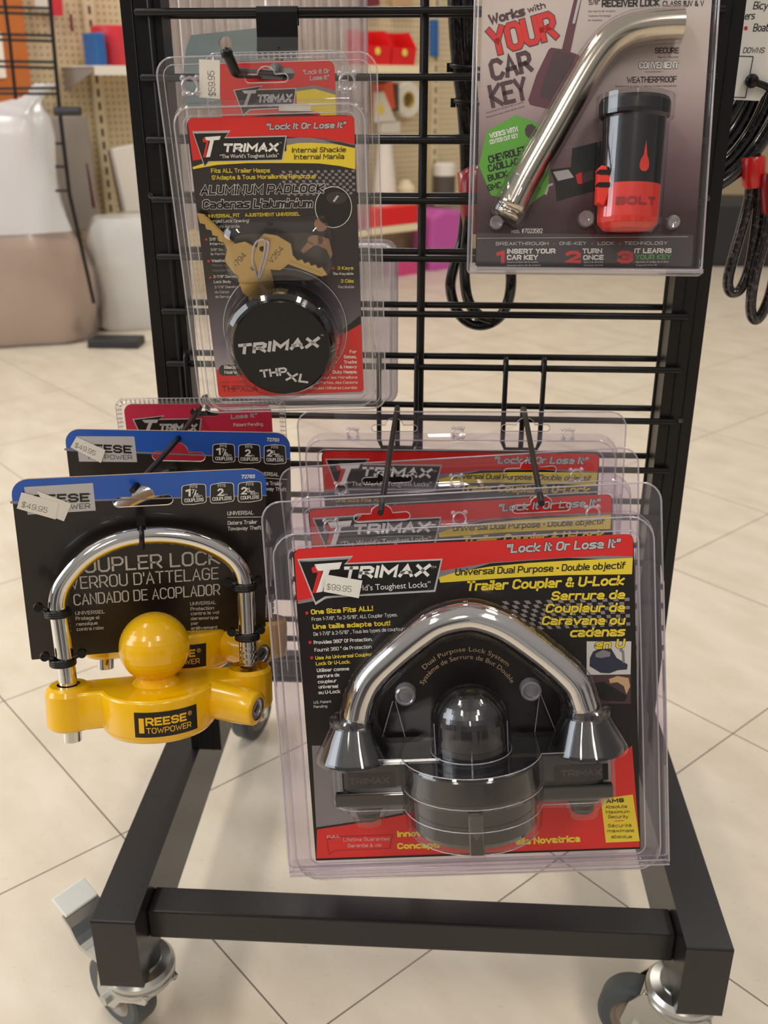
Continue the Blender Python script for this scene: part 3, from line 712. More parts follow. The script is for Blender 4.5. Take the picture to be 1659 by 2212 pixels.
def coupler_lock(parent, g, mats, names):
    """body, ball, shackle and collars; g swells the shapes for the clear shell that follows them"""
    mbody, mball, msh = mats; U0 = -1.6
    body = MB(); o = bar_disc(U0, 106+g, 20+g, 38, 20+g, 38)
    body.prism(o, -231-g, -194.1+g, mbody, 'v', 2.2)
    body.lathe([(0, -252-g), (36+g, -251-g), (46+g, -247-g), (48.5+g, -243-g), (49.5+g, -217), (51+g, -214.5), (51.3+g, -212), (51+g, -196+g), (50+g, -194.6+g), (48.8+g, -194+g), (0, -194+g)], (U0, 0, 49), mbody, 'v', 64)
    for s_ in (-1, 1):
        body.prism([(U0+s_*52, 57+g), (U0+s_*103, 57+g), (U0+s_*103, 62+g), (U0+s_*52, 62+g)], -227, -216, mbody, 'v', 1)
    body.prism(rrect(U0-5.5, 92, U0+5.5, 101+g, 2, 3), -249-g, -217, mbody, 'v', .8)
    ball = MB(); ball.lathe([(26.5+g, -195), (26.5+g, -172), (26.2+g, -169)], (-.8, 0, 50), mball, 'v', 40); ball.dome((-.8, -169, 50), 26.2+g, mball, 'v', 0, 90, 40, 12)
    sh = MB(); sh.tube(smooth_path([(u, v, 45) for u, v in SH], 4), 11.2+g, msh, 20)
    P_ = [body, ball, sh]
    for (ut, vt), (ub, vb) in (((-85.9,-169,45)[:2], (-90.8,-196.1,45)[:2]), ((83.6,-169.6,45)[:2], (87.2,-199.6,45)[:2])):
        c = MB(); c.lathe([(27.5+g, -195.5), (27+g, -193), (14.5+g, -169), (15.5+g, -168), (15.5+g, -164), (13.5+g, -162.5), (11.5, -162.5)], (ut*.5+ub*.5+(ub-ut)*.2, 0, 42), mball, 'v', 36); P_.append(c)
    for u in ((-82.3,-243.6,40)[0], (81.7,-245.3,40)[0]):
        c = MB(); c.lathe([(13+g, -231), (13+g, -236-g), (10+g, -239-g), (8+g, -246-g), (0, -247-g)], (u, 0, 40), 'black_plastic' if not g else 'clear_shell', 'v', 28); P_.append(c)
    return P_
lk = coupler_lock(cf, 0, ('black_gloss', 'hammered_black', 'chrome'), None)
for s_, x in ((1, 79), (-1, -79)):
    lk[0].prism([(x-20, -202), (x+20, -202), (x+20, -214), (x-20, -214)][::-1], 57.5, 58.4, 'black_plastic')
    lettering(lk[0], 'TRIMAX', x-15, -210.5, x+15, -210.5, 5, 'steel_dark', 1.5, .1, 58.6)
body = lk[0].build('lock_body', cf); lk[1].build('ball_dome', body); lk[2].build('shackle', body)
for c in lk[3:5]: c.build('shackle_collar', body)
for c in lk[5:]: c.build('foot_cap', body)
shell = coupler_lock(cf, 3.2, ('clear_shell', 'clear_shell', 'clear_shell'), None); mb = MB()
for c in shell: mb.v, off = mb.v+c.v, len(mb.v); mb.f += [[i+off for i in f] for f in c.f]; mb.fs += c.fs; mb.fm += [0]*len(c.f)
mb.mats = ['clear_shell']
for o_, h in ((bar_disc(-1.6, 108, 22, 38, 53, 49), -191.4), (bar_disc(-1.6, 107, 21.5, 38, 52.5, 49), -231.5)): mb.tube([(x, h, w) for x, w in o_], .45, 'clear_rim', 6)  # thin milky tubes added along the shell edges as bright highlight lines
for r_, h in ((30, -190), (30.5, -189.4), (53.5, -214), (49, -250)): mb.tube([(-1.2+r_*math.cos(math.radians(a)), h, 49.5+r_*math.sin(math.radians(a))) for a in range(-20, 201, 10)], .4, 'clear_rim', 6)
for u in (-28, 26): mb.tube([(u, -190, 57), (u, -165, 60)], .4, 'clear_rim', 6)
for u0_, u1_ in ((-70, -60), (-52, -58), (66, 56), (50, 55)): mb.tube([(u0_, -191, 16), (u1_, -162, 14)], .4, 'clear_rim', 6)
mb.build('blister', cf)
for p_ in ((-49.8,-157.3,8.5), (48.3,-157.8,8.5)): 
    mb = MB(); mb.lathe([(8.5, 0), (8, 9), (6.5, 10.5), (5.5, 9.5), (5, 6), (0, 5.5)], (p_[0], p_[1], 8.5), 'clear_rim', 'w', 24); mb.build('clamshell_snap', cf)
for key, lab in (('CM', 'middle coupler lock pack, partly covered by the front pack with the sticker'), ('CR', 'rearmost coupler lock pack, right against the rack wires')):
    c = copy_tree(cf); c.matrix_world = POSE[key]; c['label'] = lab
sticker(cf, [(-105.5,-57.7),(-77.8,-63.8),(-81.5,-77.6),(-108.6,-71.1)], 15, '$99.95', (-106.3,-69.4,15)[:2], (-87,-72.5,15)[:2], 4.6)
# ---------------------------------------------------------------- puck padlock in a clear clamshell
TEXT_PF = [
 ('“Lock It Or Lose It”',-2.3,-46.2,51.7,-46.3,4.22,'silver_print',2,0.2,5,'black'),
 ('TRIMAX',-33.2,-60,4.1,-60.6,5.75,'white',3,0.25,5,None),
 ('TM',5.3,-55.4,7.2,-55.3,1.02,'white',0,0,4,None),
 ('“The World’s Toughest Locks”',-36.4,-63.9,4.5,-64.2,2.48,'white',0,0,5,None),
 ('Internal Shackle',13.9,-61.6,51,-62.1,3.50,'black',1,0.12,5,None),
 ('Internal Manila',15,-66.1,49.7,-66.6,3.52,'black',1,0.12,5,None),
 ('Fits ALL Trailer Hasps',-43.6,-73.5,-2.5,-74.3,2.94,'yellow_print',1,0,4,None),
 ('S’Adapte à Tous Moraillonde Remorque',-43.6,-78.2,29.1,-78.9,2.96,'yellow_print',1,0,4,None),
 ('ALUMINUM PADLOCK',-52.1,-88.4,34.4,-89.3,6.42,'black',2,0.2,5,'white'),
 ('Cadenas L’aluminium',-52,-98.2,25.8,-99.1,6.51,'black',2,0.2,5,'white'),
 ('UNIVERSAL FIT',-50.7,-104.6,-26.7,-104.4,2.53,'yellow_print',1.4,0,4,None),
 ('AJUSTEMENT UNIVERSEL',-22.9,-104.3,16.2,-104.6,2.52,'yellow_print',1.4,0,4,None),
 ('Enlarged Lock Opening!',-51.3,-107.8,-20.4,-108.2,2.21,'white',0.4,0,4,None),
 ('Ouverture Agrandie',-51.5,-111.6,-27.5,-111.9,2.22,'pale_print',0.2,0,4,None),
 ('3/8” Dia.',-50.4,-120.7,-40.5,-120.8,2.12,'white',0.6,0,4,None),
 ('Internal',-50.3,-123.9,-39.9,-124.1,1.94,'white',0.6,0,4,None),
 ('3/8” Dia.',-50.3,-128.2,-40.8,-128.4,1.95,'pale_print',0.4,0,4,None),
 ('la Manila',-50.5,-131.3,-40.3,-131.4,1.96,'pale_print',0.4,0,4,None),
 ('Weather',-50.5,-136.4,-39.7,-136.6,2.17,'white',0.6,0,4,None),
 ('Résiste aux',-50.4,-139.6,-38.3,-139.8,1.78,'grey_print',0.4,0,4,None),
 ('Intempéries',-50.6,-143.4,-37.3,-143.5,1.79,'grey_print',0.4,0,4,None),
 ('2-7/8” Diameter',-50.6,-148.2,-31.1,-148.5,2.11,'white',0.5,0,4,None),
 ('Lock Body',-50.6,-152.1,-38,-152.3,2.12,'white',0.5,0,4,None),
 ('2-7/8” Diamètre',-50.7,-156,-32.7,-156.2,1.93,'pale_print',0.4,0,4,None),
 ('du Corps',-50.8,-159.8,-40.2,-159.9,1.94,'pale_print',0.4,0,4,None),
 ('de Serrure',-50.9,-163.4,-39.2,-163.6,1.95,'pale_print',0.4,0,4,None),
 ('3 Keys',41.1,-144.5,52.7,-144.6,2.59,'yellow_print',1.2,0,4,None),
 ('Re-Keyable',38,-148.3,52.6,-148.5,2.00,'white',0.5,0,4,None),
 ('3 Clés',43.1,-154.2,52.6,-154.4,2.62,'yellow_print',1.2,0,4,None),
 ('Recléable',41,-158.3,52.7,-158.5,2.03,'pale_print',0.4,0,4,None),
 ('For',47.3,-209.6,52.5,-209.8,2.61,'white',1.5,0,5,None),
 ('Gates,',42.7,-213.7,52.4,-213.9,2.63,'white',1.5,0,5,None),
 ('Trucks',42.5,-218,52.4,-218.1,2.64,'white',1.5,0,5,None),
 ('& Heavy',39.2,-222,52.3,-222.1,2.66,'white',1.5,0,5,None),
 ('Duty Hasps.',33.5,-226.1,52.2,-226.3,2.67,'white',1.5,0,5,None),
 ('pour les Moraillons',23.8,-230.2,52.4,-230.7,2.35,'white',0.4,0,5,None),
 ('de Portes, des Camions',19.2,-234.4,52.4,-235,2.37,'white',0.4,0,5,None),
 ('Véhicules Utilitaires Lourdes.',13.2,-238.9,52.2,-239.4,2.38,'white',0.4,0,5,None),
 ('Black',-50.3,-220,-41.2,-220.2,2.77,'white',1.5,0,6,None),
 ('Noire',-50.5,-224.2,-41.1,-224.3,2.78,'white',1.5,0,6,None),
 ('MODEL • MODÈLE',-54.8,-231.9,-35.1,-232,1.24,'dark_red_print',0,0,5,None),
 ('THPXLA',-54.2,-239.4,-26.3,-239.7,5.44,'dark_red_print',2,0,5,None)]
POLY_PF = [
 ('grey_print',2,[(10.7,-52.2),(23,-51.5),(38,-52.9),(57.2,-57),(57.3,-60.6),(37.8,-57),(22.8,-55.6),(10.4,-57.3)]),
 ('red_print',2,[(-55.8,-39.9),(-53.6,-37.3),(55.6,-38.6),(57.6,-40.3),(57.3,-58),(47.5,-55.4),(27.3,-52.1),(10.8,-51.2),(-16.1,-56.7),(-40.6,-63.3),(-55.5,-65)]),
 ('charcoal_print',3,[(35.8,-54.1),(47.5,-55.4),(57.3,-58),(57.4,-59.8),(47.4,-57.3)]),
 ('yellow_print',3,[(10.3,-56.5),(18.5,-55.3),(27.1,-55.3),(42.1,-56.5),(57.5,-59.2),(57.1,-73.7),(46.8,-71.3),(31.7,-69.1),(10,-68.3),(-17.2,-67.6),(-39,-68.3),(-56.1,-70.8),(-56.2,-69.3),(-47.6,-66.8),(-16.8,-63.9),(10,-60.4)]),
 ('silver_print',4,[(-53.4,-45.8),(-27.1,-45.9),(-31,-50.2),(10.9,-50.2),(7.1,-66.6),(-44.2,-66.3),(-47.9,-69.8)]),
 ('black',5,[(-52.7,-46.6),(-28.2,-46.6),(-32.1,-50.9),(10,-51),(6.3,-65.9),(-44.6,-65.7),(-47.6,-68.7)]),
 ('silver_print',6,[(-52.7,-46.6),(-28.2,-46.6),(-28.9,-47.4),(-51.9,-47.3)]),
 ('red_print',6,[(-46.9,-50.8),(-45.1,-49.8),(-44.7,-51.8),(-43,-51.9),(-46.2,-62.9),(-48.2,-63.1),(-44.6,-53.1),(-47,-53)]),
 ('white',6,[(-45.5,-49.8),(-34.3,-49.3),(-35.4,-51.7),(-39.3,-52),(-43.2,-62.8),(-46,-63.1),(-41.9,-52.1),(-44.3,-52.3),(-45.3,-51)]),
 ('black',3,[(43.2,-190.3),(56.4,-179.7),(56.6,-186.4),(43.3,-194)]),
 ('red_print',2,[(-56.6,-220.4),(-38.3,-222.9),(-15.7,-225.7),(35.7,-199.6),(43.3,-193.3),(56.6,-186.2),(56.9,-240),(55,-242),(-55.2,-243.7),(-57.3,-241.9)]),
 ('charcoal_print',4,[(-54.4,-219.4),(-52.3,-217),(-37.7,-216.8),(-35.8,-218.5),(-36.5,-225.4),(-38.7,-226),(-52.7,-225.7),(-54.6,-223.6)]),
 ('red_print',4,[(-53.3,-119),(-51.6,-119),(-51.8,-120.5),(-53.4,-120.6)]),
 ('red_print',4,[(-53.5,-134.8),(-51.8,-134.8),(-51.9,-136.4),(-53.6,-136.4)]),
 ('red_print',4,[(-53.7,-147),(-51.9,-146.9),(-52.1,-148.5),(-53.8,-148.6)]),
 ('red_print',4,[(37.2,-142.4),(39,-142.4),(38.9,-144),(37.2,-144)]),
 ('white',4,[(53.6,-99.5),(53.2,-102.8),(52.1,-105.8),(50.4,-108.6),(48.1,-110.9),(45.5,-112.5),(42.7,-113.6),(39.7,-113.9),(36.7,-113.4),(34,-112.3),(31.5,-110.4),(29.6,-108),(28.1,-105.2),(27.4,-102.1),(27.2,-98.9),(27.8,-95.7),(28.9,-92.6),(30.6,-90),(32.8,-87.8),(35.4,-86.1),(38.2,-85.1),(41.2,-84.9),(44.1,-85.3),(46.8,-86.4),(49.2,-88.2),(51.2,-90.5),(52.6,-93.2),(53.4,-96.3)]),
 ('black',5,[(53.2,-99.5),(52.7,-102.7),(51.7,-105.6),(50,-108.3),(47.9,-110.5),(45.4,-112.1),(42.6,-113.1),(39.7,-113.4),(36.8,-113),(34.2,-111.9),(31.8,-110.1),(29.9,-107.8),(28.6,-105),(27.8,-102),(27.7,-98.9),(28.2,-95.8),(29.3,-92.8),(31,-90.2),(33.1,-88.1),(35.6,-86.5),(38.3,-85.6),(41.2,-85.3),(43.9,-85.7),(46.6,-86.8),(48.9,-88.5),(50.8,-90.7),(52.2,-93.4),(53,-96.4)]),
 ('charcoal_print',6,[(50.6,-92.9),(50,-94.6),(48.3,-96),(45.8,-96.8),(42.9,-97.1),(40,-96.7),(37.6,-95.7),(36.1,-94.2),(35.6,-92.6),(36.2,-90.9),(37.9,-89.6),(40.4,-88.7),(43.3,-88.4),(46.2,-88.8),(48.5,-89.8),(50.1,-91.3)]),
 ('silver_print',7,[(40.1,-95.1),(43.4,-91),(44.7,-91.7),(41.4,-95.7)]),
 ('tan_dark_print',5,[(35.9,-111.4),(34.7,-114.4),(32.1,-116.2),(29,-116.1),(26.6,-114.2),(25.8,-111.2),(26.9,-108.2),(29.6,-106.4),(32.7,-106.5),(35.1,-108.4)]),
 ('tan_dark_print',5,[(32.1,-122.5),(30.9,-124.8),(27.8,-126.1),(24.2,-126),(21.3,-124.5),(20.4,-122.2),(21.6,-120),(24.6,-118.7),(28.3,-118.8),(31.1,-120.3)]),
 ('tan_dark_print',5,[(21.7,-122.3),(25.5,-125.8),(16.8,-131.8),(14.9,-129.6)]),
 ('tan_dark_print',5,[(28.7,-119.1),(35.9,-121.5),(38.1,-132.9),(36.6,-136.1),(33.8,-129.4),(27.2,-125.8)])]
pf = root('padlock_pack', POSE['PF'], 'clear clamshell pack with a round black puck padlock and brass keys', 'packaged lock')
mb = MB(); out = rrect(-74, -260, 74, 0, 12, 6); hole = slot(-.5, -14.5, 29, 5.4, 12, 5)
vs, fs = filled(out, [hole]); mb.add([(x, y, 0) for x, y, z in vs], fs, 'clear_sheet')
mb.tube([(x, y, .3) for x, y in hole], .5, 'clear_rim', 6, True); mb.tube([(x, y, 0) for x, y in out], .6, 'clear_rim', 6, True)
mb.tube([(x, y, .6) for x, y in inset(out, 4.5)], .35, 'clear_rim', 6, True)
tray = rrect(-58.5, -247, 58.5, -36.5, 6, 5)
tray_wall(mb, tray, [(8.5, 0), (7.6, 5), (6.4, 9), (4.6, 9.6), (3, 9), (.6, 7.2), (0, 7)], 'clear_sheet')
mb.tube([(x, y, 9.2) for x, y in inset(tray, -6.2)], .7, 'clear_rim', 6, True); mb.tube([(x, y, 7.4) for x, y in inset(tray, -.6)], .5, 'clear_rim', 6, True)
mb.build('clamshell', pf)
for u, v in ((-52.1, -17.8), (53.7, -17.6)): riv(pf, [(u, v)], 0, 5.4)
mb = print_card('backing_card', pf, quadround([(-56.8, -37.3), (57.6, -38.2), (57, -244), (-57.4, -244.6)], [6, 6, 3, 3]), 6.5, None, None, 'padlock_card')
add_print(mb, 6.5, TEXT_PF, POLY_PF)
checker(mb, [(2.9,-73.1),(56.8,-73.8),(56.5,-90.9),(8.7,-90.9)], 22, 8, 'grey_print', 6.65)
mb.build('backing_card', pf)
pc = (-.6, -191.4)
mb = MB(); mb.lathe([(38.6, 8), (39.4, 10), (39.4, 31), (38.8, 34), (35.8, 40.5), (34.8, 41)], (*pc, 0), 'black_gloss', 'w', 64); mb.lathe([(34.8, 41), (0, 41)], (*pc, 0), 'powder_black', 'w', 64, False)
la, lb = (-31.9,-195.1,41), (27,-190.9,41)
lettering(mb, 'TRIMAX', la[0], la[1], lb[0], lb[1], 8.2, 'silver_print', 3.6, .28, 41.2)
la, lb = (28.5,-182.4,41), (30.5,-182.3,41); lettering(mb, 'TM', la[0], la[1], lb[0], lb[1], 1.3, 'silver_print', .5, 0, 41.2)
la, lb = (-17.6,-213.7,41), (2.1,-212,41); lettering(mb, 'THP', la[0], la[1], lb[0], lb[1], 6.4, 'silver_print', 2.5, 0, 41.2)
la, lb = (0.7,-216.4,41), (17.1,-219,41); lettering(mb, 'XL', la[0], la[1], lb[0], lb[1], 7, 'silver_print', 2.5, .1, 41.2)
pk = mb.build('puck_padlock', pf)
mb = MB(); mb.lathe([(47, 7.4), (43.5, 9), (42.6, 12), (42, 36), (40.6, 42), (37.5, 45)], (pc[0], pc[1]+1.5, 0), 'clear_shell', 'w', 64)
mb.tube([(pc[0]+46.5*math.cos(a), pc[1]+3+46.5*math.sin(a), 8) for a in [math.radians(6*k) for k in range(60)]], .5, 'clear_rim', 6, True)
mb.loops([[(x, y, 7.2) for x, y in rrect(-42, -152, 40, -104, 12)], [(x, y, 18) for x, y in rrect(-38, -150, 36, -108, 12)], [(x, y, 21) for x, y in rrect(-33, -147, 31, -113, 10)]], 'clear_shell', (False, True), True)
mb.build('blister', pf)
def key_part(name, bow, tip, wb, hw, label=None):
    """flat cut key: bow with a hole, blade with teeth along one edge"""
    A, B = Vector(bow), Vector(tip); d = (B-A); Ln = d.length; d.normalize(); n = Vector((-d.y, d.x)); f_ = lambda a, b2: tuple(A+d*a+n*b2)
    o = [f_(*q) for q in ((-13, -7), (-11, -11), (-2, -13), (8, -10), (12, -hw), (Ln-4, -hw), (Ln, -hw*.2))]
    k = 9
    for i in range(k): o.append(f_(Ln-3-(Ln-18)*i/k, hw*(.9 if i % 2 else .35)))
    o += [f_(*q) for q in ((13, hw), (9, 11), (-2, 13), (-11, 11), (-13, 7))]
    hl = [f_(-9+2.1*math.cos(a), 2.1*math.sin(a)) for a in [math.radians(45*i) for i in range(8)]]
    vs, fs = filled(o, [hl]); mb = MB()
    mb.add([(x, y, wb+2.2) for x, y, z in vs], fs, 'brass'); mb.add([(x, y, wb) for x, y, z in vs], [q[::-1] for q in fs], 'brass')
    for lp in (o, hl):
        m_ = len(lp); mb.add([(*p, wb+2.2) for p in lp]+[(*p, wb) for p in lp], [(i, m_+i, m_+(i+1) % m_, (i+1) % m_) for i in range(m_)], 'brass')
    mb.prism([f_(12, -hw*.75), f_(Ln-4, -hw*.75), f_(Ln-4, -hw*.25), f_(12, -hw*.25)], wb+2.2, wb+2.6, 'brass')
    vs, fs = filled(inset(o[:6]+o[-5:], 2)); 
    return mb
mb = key_part('key', (-26,-133.4,12)[:2], (-56.5,-100.1,12)[:2], 9.5, 3.6)
p0, p1 = (-31.6,-139.3,12), (-23.7,-130.7,12); lettering(mb, '\u2022794', p0[0], p0[1], p1[0], p1[1], 4, 'steel_dark', .2, 0, 12)
mb.build('key', pf)
mb = key_part('key', (-3.4,-128.7,16)[:2], (34.4,-144.6,16)[:2], 13.5, 3.6)
p0, p1 = (-5.3,-136.1,16), (4.2,-125.6,16); lettering(mb, 'V254', p0[0], p0[1], p1[0], p1[1], 4, 'steel_dark', .2, 0, 16)
mb.build('key', pf)
mb = key_part('key', (-19.2,-152,10)[:2], (-19.9,-171.8,10)[:2], 7.4, 3.4); mb.build('key', pf)
mb = MB(); mb.tube(smooth_path([(-17.5,-147.3,12),(-19.2,-132.1,17),(-15.5,-119.9,19),(-9.1,-118.4,19),(-10.5,-128.6,18),(-14.2,-138.9,17),(-15.9,-147.4,14),(-10.3,-135.1,19),(-6.3,-121.5,20),(-8,-118.7,18)], 5), .8, 'clear_rim', 8); mb.build('key_tie', pf)
sticker(pf, [(-44.3,-1.6),(-30.5,-2.5),(-33.2,-26.6),(-46.9,-25.1)], 1, '$59.95', (-35.8,-24.8,1)[:2], (-34.9,-8.9,1)[:2], 4.6)
# red-carded lock behind the puck padlock, and another behind the yellow locks: ridged-edge clear packs
def ridged_pack(key, name, w, h, cw, ch, top, card, label):
    p = root(name, POSE[key], label, 'packaged lock')
    mb = MB(); out = rrect(-w/2, -h, w/2, 0, 9, 5); hole = slot(0 if key == 'SP' else 4, -15 if key == 'SP' else -13, 24, 5, 9, 4)
    vs, fs = filled(out, [hole]); mb.add([(x, y, 0) for x, y, z in vs], fs, 'clear_sheet'); mb.tube([(x, y, 0) for x, y in out], .5, 'clear_rim', 6, True)
    tr = inset(out, 5.5); tray_wall(mb, tr, [(3.5, 0), (3, 3.4), (1, 4.4), (0, 4)], 'clear_sheet')
    n = int((w+h)/3.2); per = [Vector(q) for q in inset(out, 3)]; L_ = [(per[(i+1) % len(per)]-per[i]).length for i in range(len(per))]; tot = sum(L_); s_ = 0; i = 0
    for k in range(int(tot/4.2)):
        t_ = k*4.2
        while t_ > s_+L_[i]: s_ += L_[i]; i += 1
        q = per[i].lerp(per[(i+1) % len(per)], (t_-s_)/L_[i]); d = (per[(i+1) % len(per)]-per[i]).normalized(); nn = Vector((-d.y, d.x))
        mb.tube([tuple((q+nn*2.4).to_3d()), tuple((q-nn*2.4).to_3d()+Vector((0, 0, 1.2)))], .7, 'clear_rim', 5)
    mb.build('clamshell', p)
    return p, hole
sp, hole = ridged_pack('SP', 'small_lock_pack', 106, 150, 0, 0, 0, None, 'red carded lock pack with ridged clear edge, just behind the puck padlock pack')
mb = print_card('backing_card', sp, rrect(-43, -142, 43.5, -6, 6, 4), 2.4, None, None, 'red_print', [inset(hole, -1.5)])
def sp_logo(mb, u, v, k, w):
    f_ = lambda *q: [(u+a*k, v+b2*k) for a, b2 in q]
    mb.flat(f_((0, 0), (8.6, -26), (16, -20), (62, -19), (66, .5), (26, 0), (31, 3.5))[::1], w, 'silver_print'); mb.flat(f_((1.5, -.8), (8.8, -24), (15.6, -18.8), (61, -17.8), (64.5, -.5), (24.5, -1), (29, 2.5)), w+.06, 'black')
    mb.flat(f_((9, -1), (11.5, -4), (15, -4), (9, -17), (12.5, -17), (18.5, -4), (23, -4), (24.5, -.5)), w+.12, 'silver_print')
    lettering(mb, 'TRIMAX', u+25*k, v-13*k, u+60*k, v-13*k, 8*k, 'silver_print', 3, .25, w+.12)
sp_logo(mb, -33, -25, .72, 2.5)
mb.flat([(14, -27), (28, -25.5), (43.4, -30), (43.4, -60), (30, -42), (14, -39)], 2.5, 'yellow_print'); mb.flat([(14, -24.5), (28, -23), (43.4, -27), (43.4, -30), (28, -25.5), (14, -27)], 2.5, 'grey_print')
mb.flat([(-43, -46), (14, -41), (30, -44), (43.4, -62), (43.4, -120), (-43, -120)], 2.5, 'charcoal_print')
a_, b_ = (19.9,-15.6,2.5), (39.6,-15.1,2.5); lettering(mb, '\u201cLock It Or', a_[0], a_[1], b_[0], b_[1], 3.2, 'silver_print', 1.6, .15, 2.7)
a_, b_ = (24.9,-19.8,2.5), (39,-19.2,2.5); lettering(mb, 'Lose It\u201d', a_[0], a_[1], b_[0], b_[1], 3.2, 'silver_print', 1.6, .15, 2.7)
mb.build('backing_card', sp)
mb = MB(); mb.loops([[(x, y, 4) for x, y in rrect(-30, -135, 30, -62, 8)], [(x, y, 22) for x, y in rrect(-27, -132, 27, -66, 8)]], 'clear_shell', (False, True), True); mb.build('blister', sp)
sticker(sp, [(0.6,-35.8),(24.8,-36.9),(24.6,-40.8),(0.3,-40.3)], 4.6, '', 0, 0, 0)
sq, hole = ridged_pack('SQ', 'small_lock_pack', 157, 170, 0, 0, 0, None, 'magenta and red carded lock pack behind the two yellow coupler lock cards')
mb = print_card('backing_card', sq, rrect(-70.5, -160, 66, -4.6, 8, 4), 2.4, None, None, 'magenta_card', [inset(hole, -1.5)])
a_ = (-63.7,-19.3,2.4); sp_logo(mb, a_[0], a_[1], .98, 2.5)
a_, b_ = (20.7,-12.8,2.5), (56,-10.7,2.5); lettering(mb, '\u201cLock It Or', a_[0], a_[1], b_[0], b_[1], 4.4, 'silver_print', 1.6, .15, 2.7)
a_, b_ = (28.4,-19.8,2.5), (52.6,-18.1,2.5); lettering(mb, 'Lose It\u201d', a_[0], a_[1], b_[0], b_[1], 4.4, 'silver_print', 1.6, .15, 2.7)
a_, b_ = (30,-27.2,2.5), (57.3,-26.4,2.5); lettering(mb, 'Patent Pending', a_[0], a_[1], b_[0], b_[1], 3.2, 'white', .3, 0, 2.7)
mb.build('backing_card', sq)
mb = MB(); mb.loops([[(x, y, 4) for x, y in rrect(-45, -150, 45, -62, 8)], [(x, y, 24) for x, y in rrect(-41, -146, 41, -66, 8)]], 'clear_shell', (False, True), True); mb.build('blister', sq)

# ---------------------------------------------------------------- yellow coupler lock zip-tied to a black and blue card
TEXT_RF = [
 ('REESE',-81.4,-20.8,-41.1,-21.5,7.58,'black',2.4,0,5,None),
 ('°',-40.8,-16.5,-39.1,-16.3,1.84,'black',0,0,5,None),
 ('TOWPOWER',-80.7,-27.4,-40.6,-27.1,4.29,'black',0,0,5,None),
 ('72783',77.4,-7.8,88,-8.1,3.30,'white',2.5,0,5,None),
 ('FITS',36.4,-14.2,42.3,-14.1,2.51,'white',0.5,0,6,None),
 ('1',32.9,-21.3,36.6,-21.4,6.61,'white',2.5,0,6,None),
 ('7',37.5,-19,40,-19,3.78,'white',0.9,0,6,None),
 ('/',38.8,-22.6,41.3,-22.7,6.94,'white',0.3,0,6,None),
 ('8',40.9,-22.7,43,-22.4,3.80,'white',0.9,0,6,None),
 ('in',43.3,-22.5,46,-22.5,2.53,'white',0.5,0,6,None),
 ('COUPLERS',31.9,-26.3,46.9,-26.3,3.17,'white',1,0,6,None),
 ('FITS',58.5,-14.5,64.6,-14.4,2.52,'white',0.5,0,6,None),
 ('2',58.4,-22.3,62.4,-22.4,6.66,'white',2.5,0,6,None),
 ('in',62.9,-22.6,65.9,-22.6,2.55,'white',0.5,0,6,None),
 ('COUPLERS',54,-26.4,69.3,-26.3,3.19,'white',1,0,6,None),
 ('FITS',81.1,-14.5,87.1,-14.4,2.54,'white',0.5,0,6,None),
 ('2',77.3,-22.1,81.3,-22.2,6.70,'white',2.5,0,6,None),
 ('5',81.6,-20.3,84.2,-20.3,3.83,'white',0.9,0,6,None),
 ('16',83.9,-22.7,88,-22.7,3.53,'white',0.9,0,6,None),
 ('in',88.3,-22.9,91.2,-22.9,2.57,'white',0.5,0,6,None),
 ('COUPLERS',76.7,-26.6,91.5,-26.6,3.21,'white',1,0,6,None),
 ('UNIVERSAL',65.7,-40.2,87.1,-40.7,3.57,'white',0.6,0,4,None),
 ('Deters Trailer',65.9,-49,90.1,-49.5,3.61,'white',0.6,0,4,None),
 ('Towaway Theft',65.8,-54.3,93.3,-55,3.63,'white',0.6,0,4,None),
 ('COUPLER LOCK',-60.2,-85.2,59.1,-85.2,13.40,'pale_print',0.4,0,4,None),
 ('VERROU D’ATTELAGE',-61.3,-99.6,57.8,-99.6,11.63,'pale_print',-0.2,0,4,None),
 ('CANDADO DE ACOPLADOR',-59.7,-114.9,58.6,-115,10.82,'pale_print',-0.2,0,4,None),
 ('UNIVERSEL',-59.4,-124,-35.9,-124.5,3.43,'pale_print',0.6,0,4,None),
 ('Protege el',-59.4,-129.1,-40.9,-129.6,3.45,'pale_print',0.6,0,4,None),
 ('remolque',-59.4,-134.5,-42.5,-134.7,3.29,'pale_print',0.6,0,4,None),
 ('contra robo',-59.5,-139.5,-38.1,-139.9,3.31,'pale_print',0.6,0,4,None),
 ('UNIVERSAL',33.5,-123.3,55.2,-123.9,3.34,'pale_print',0.6,0,4,None),
 ('Protection',33.7,-128.5,53.3,-129.1,3.36,'pale_print',0.6,0,4,None),
 ('contre le vol',33.7,-133.1,57.3,-133.9,3.38,'pale_print',0.6,0,4,None),
 ('deremorque',33.6,-138.1,56.7,-138.8,3.22,'pale_print',0.6,0,4,None),
 ('par',33.7,-142.8,40,-142.9,3.05,'pale_print',0.6,0,4,None),
 ('enlèvement',33.6,-147.9,56,-148.7,3.43,'pale_print',0.6,0,4,None)]
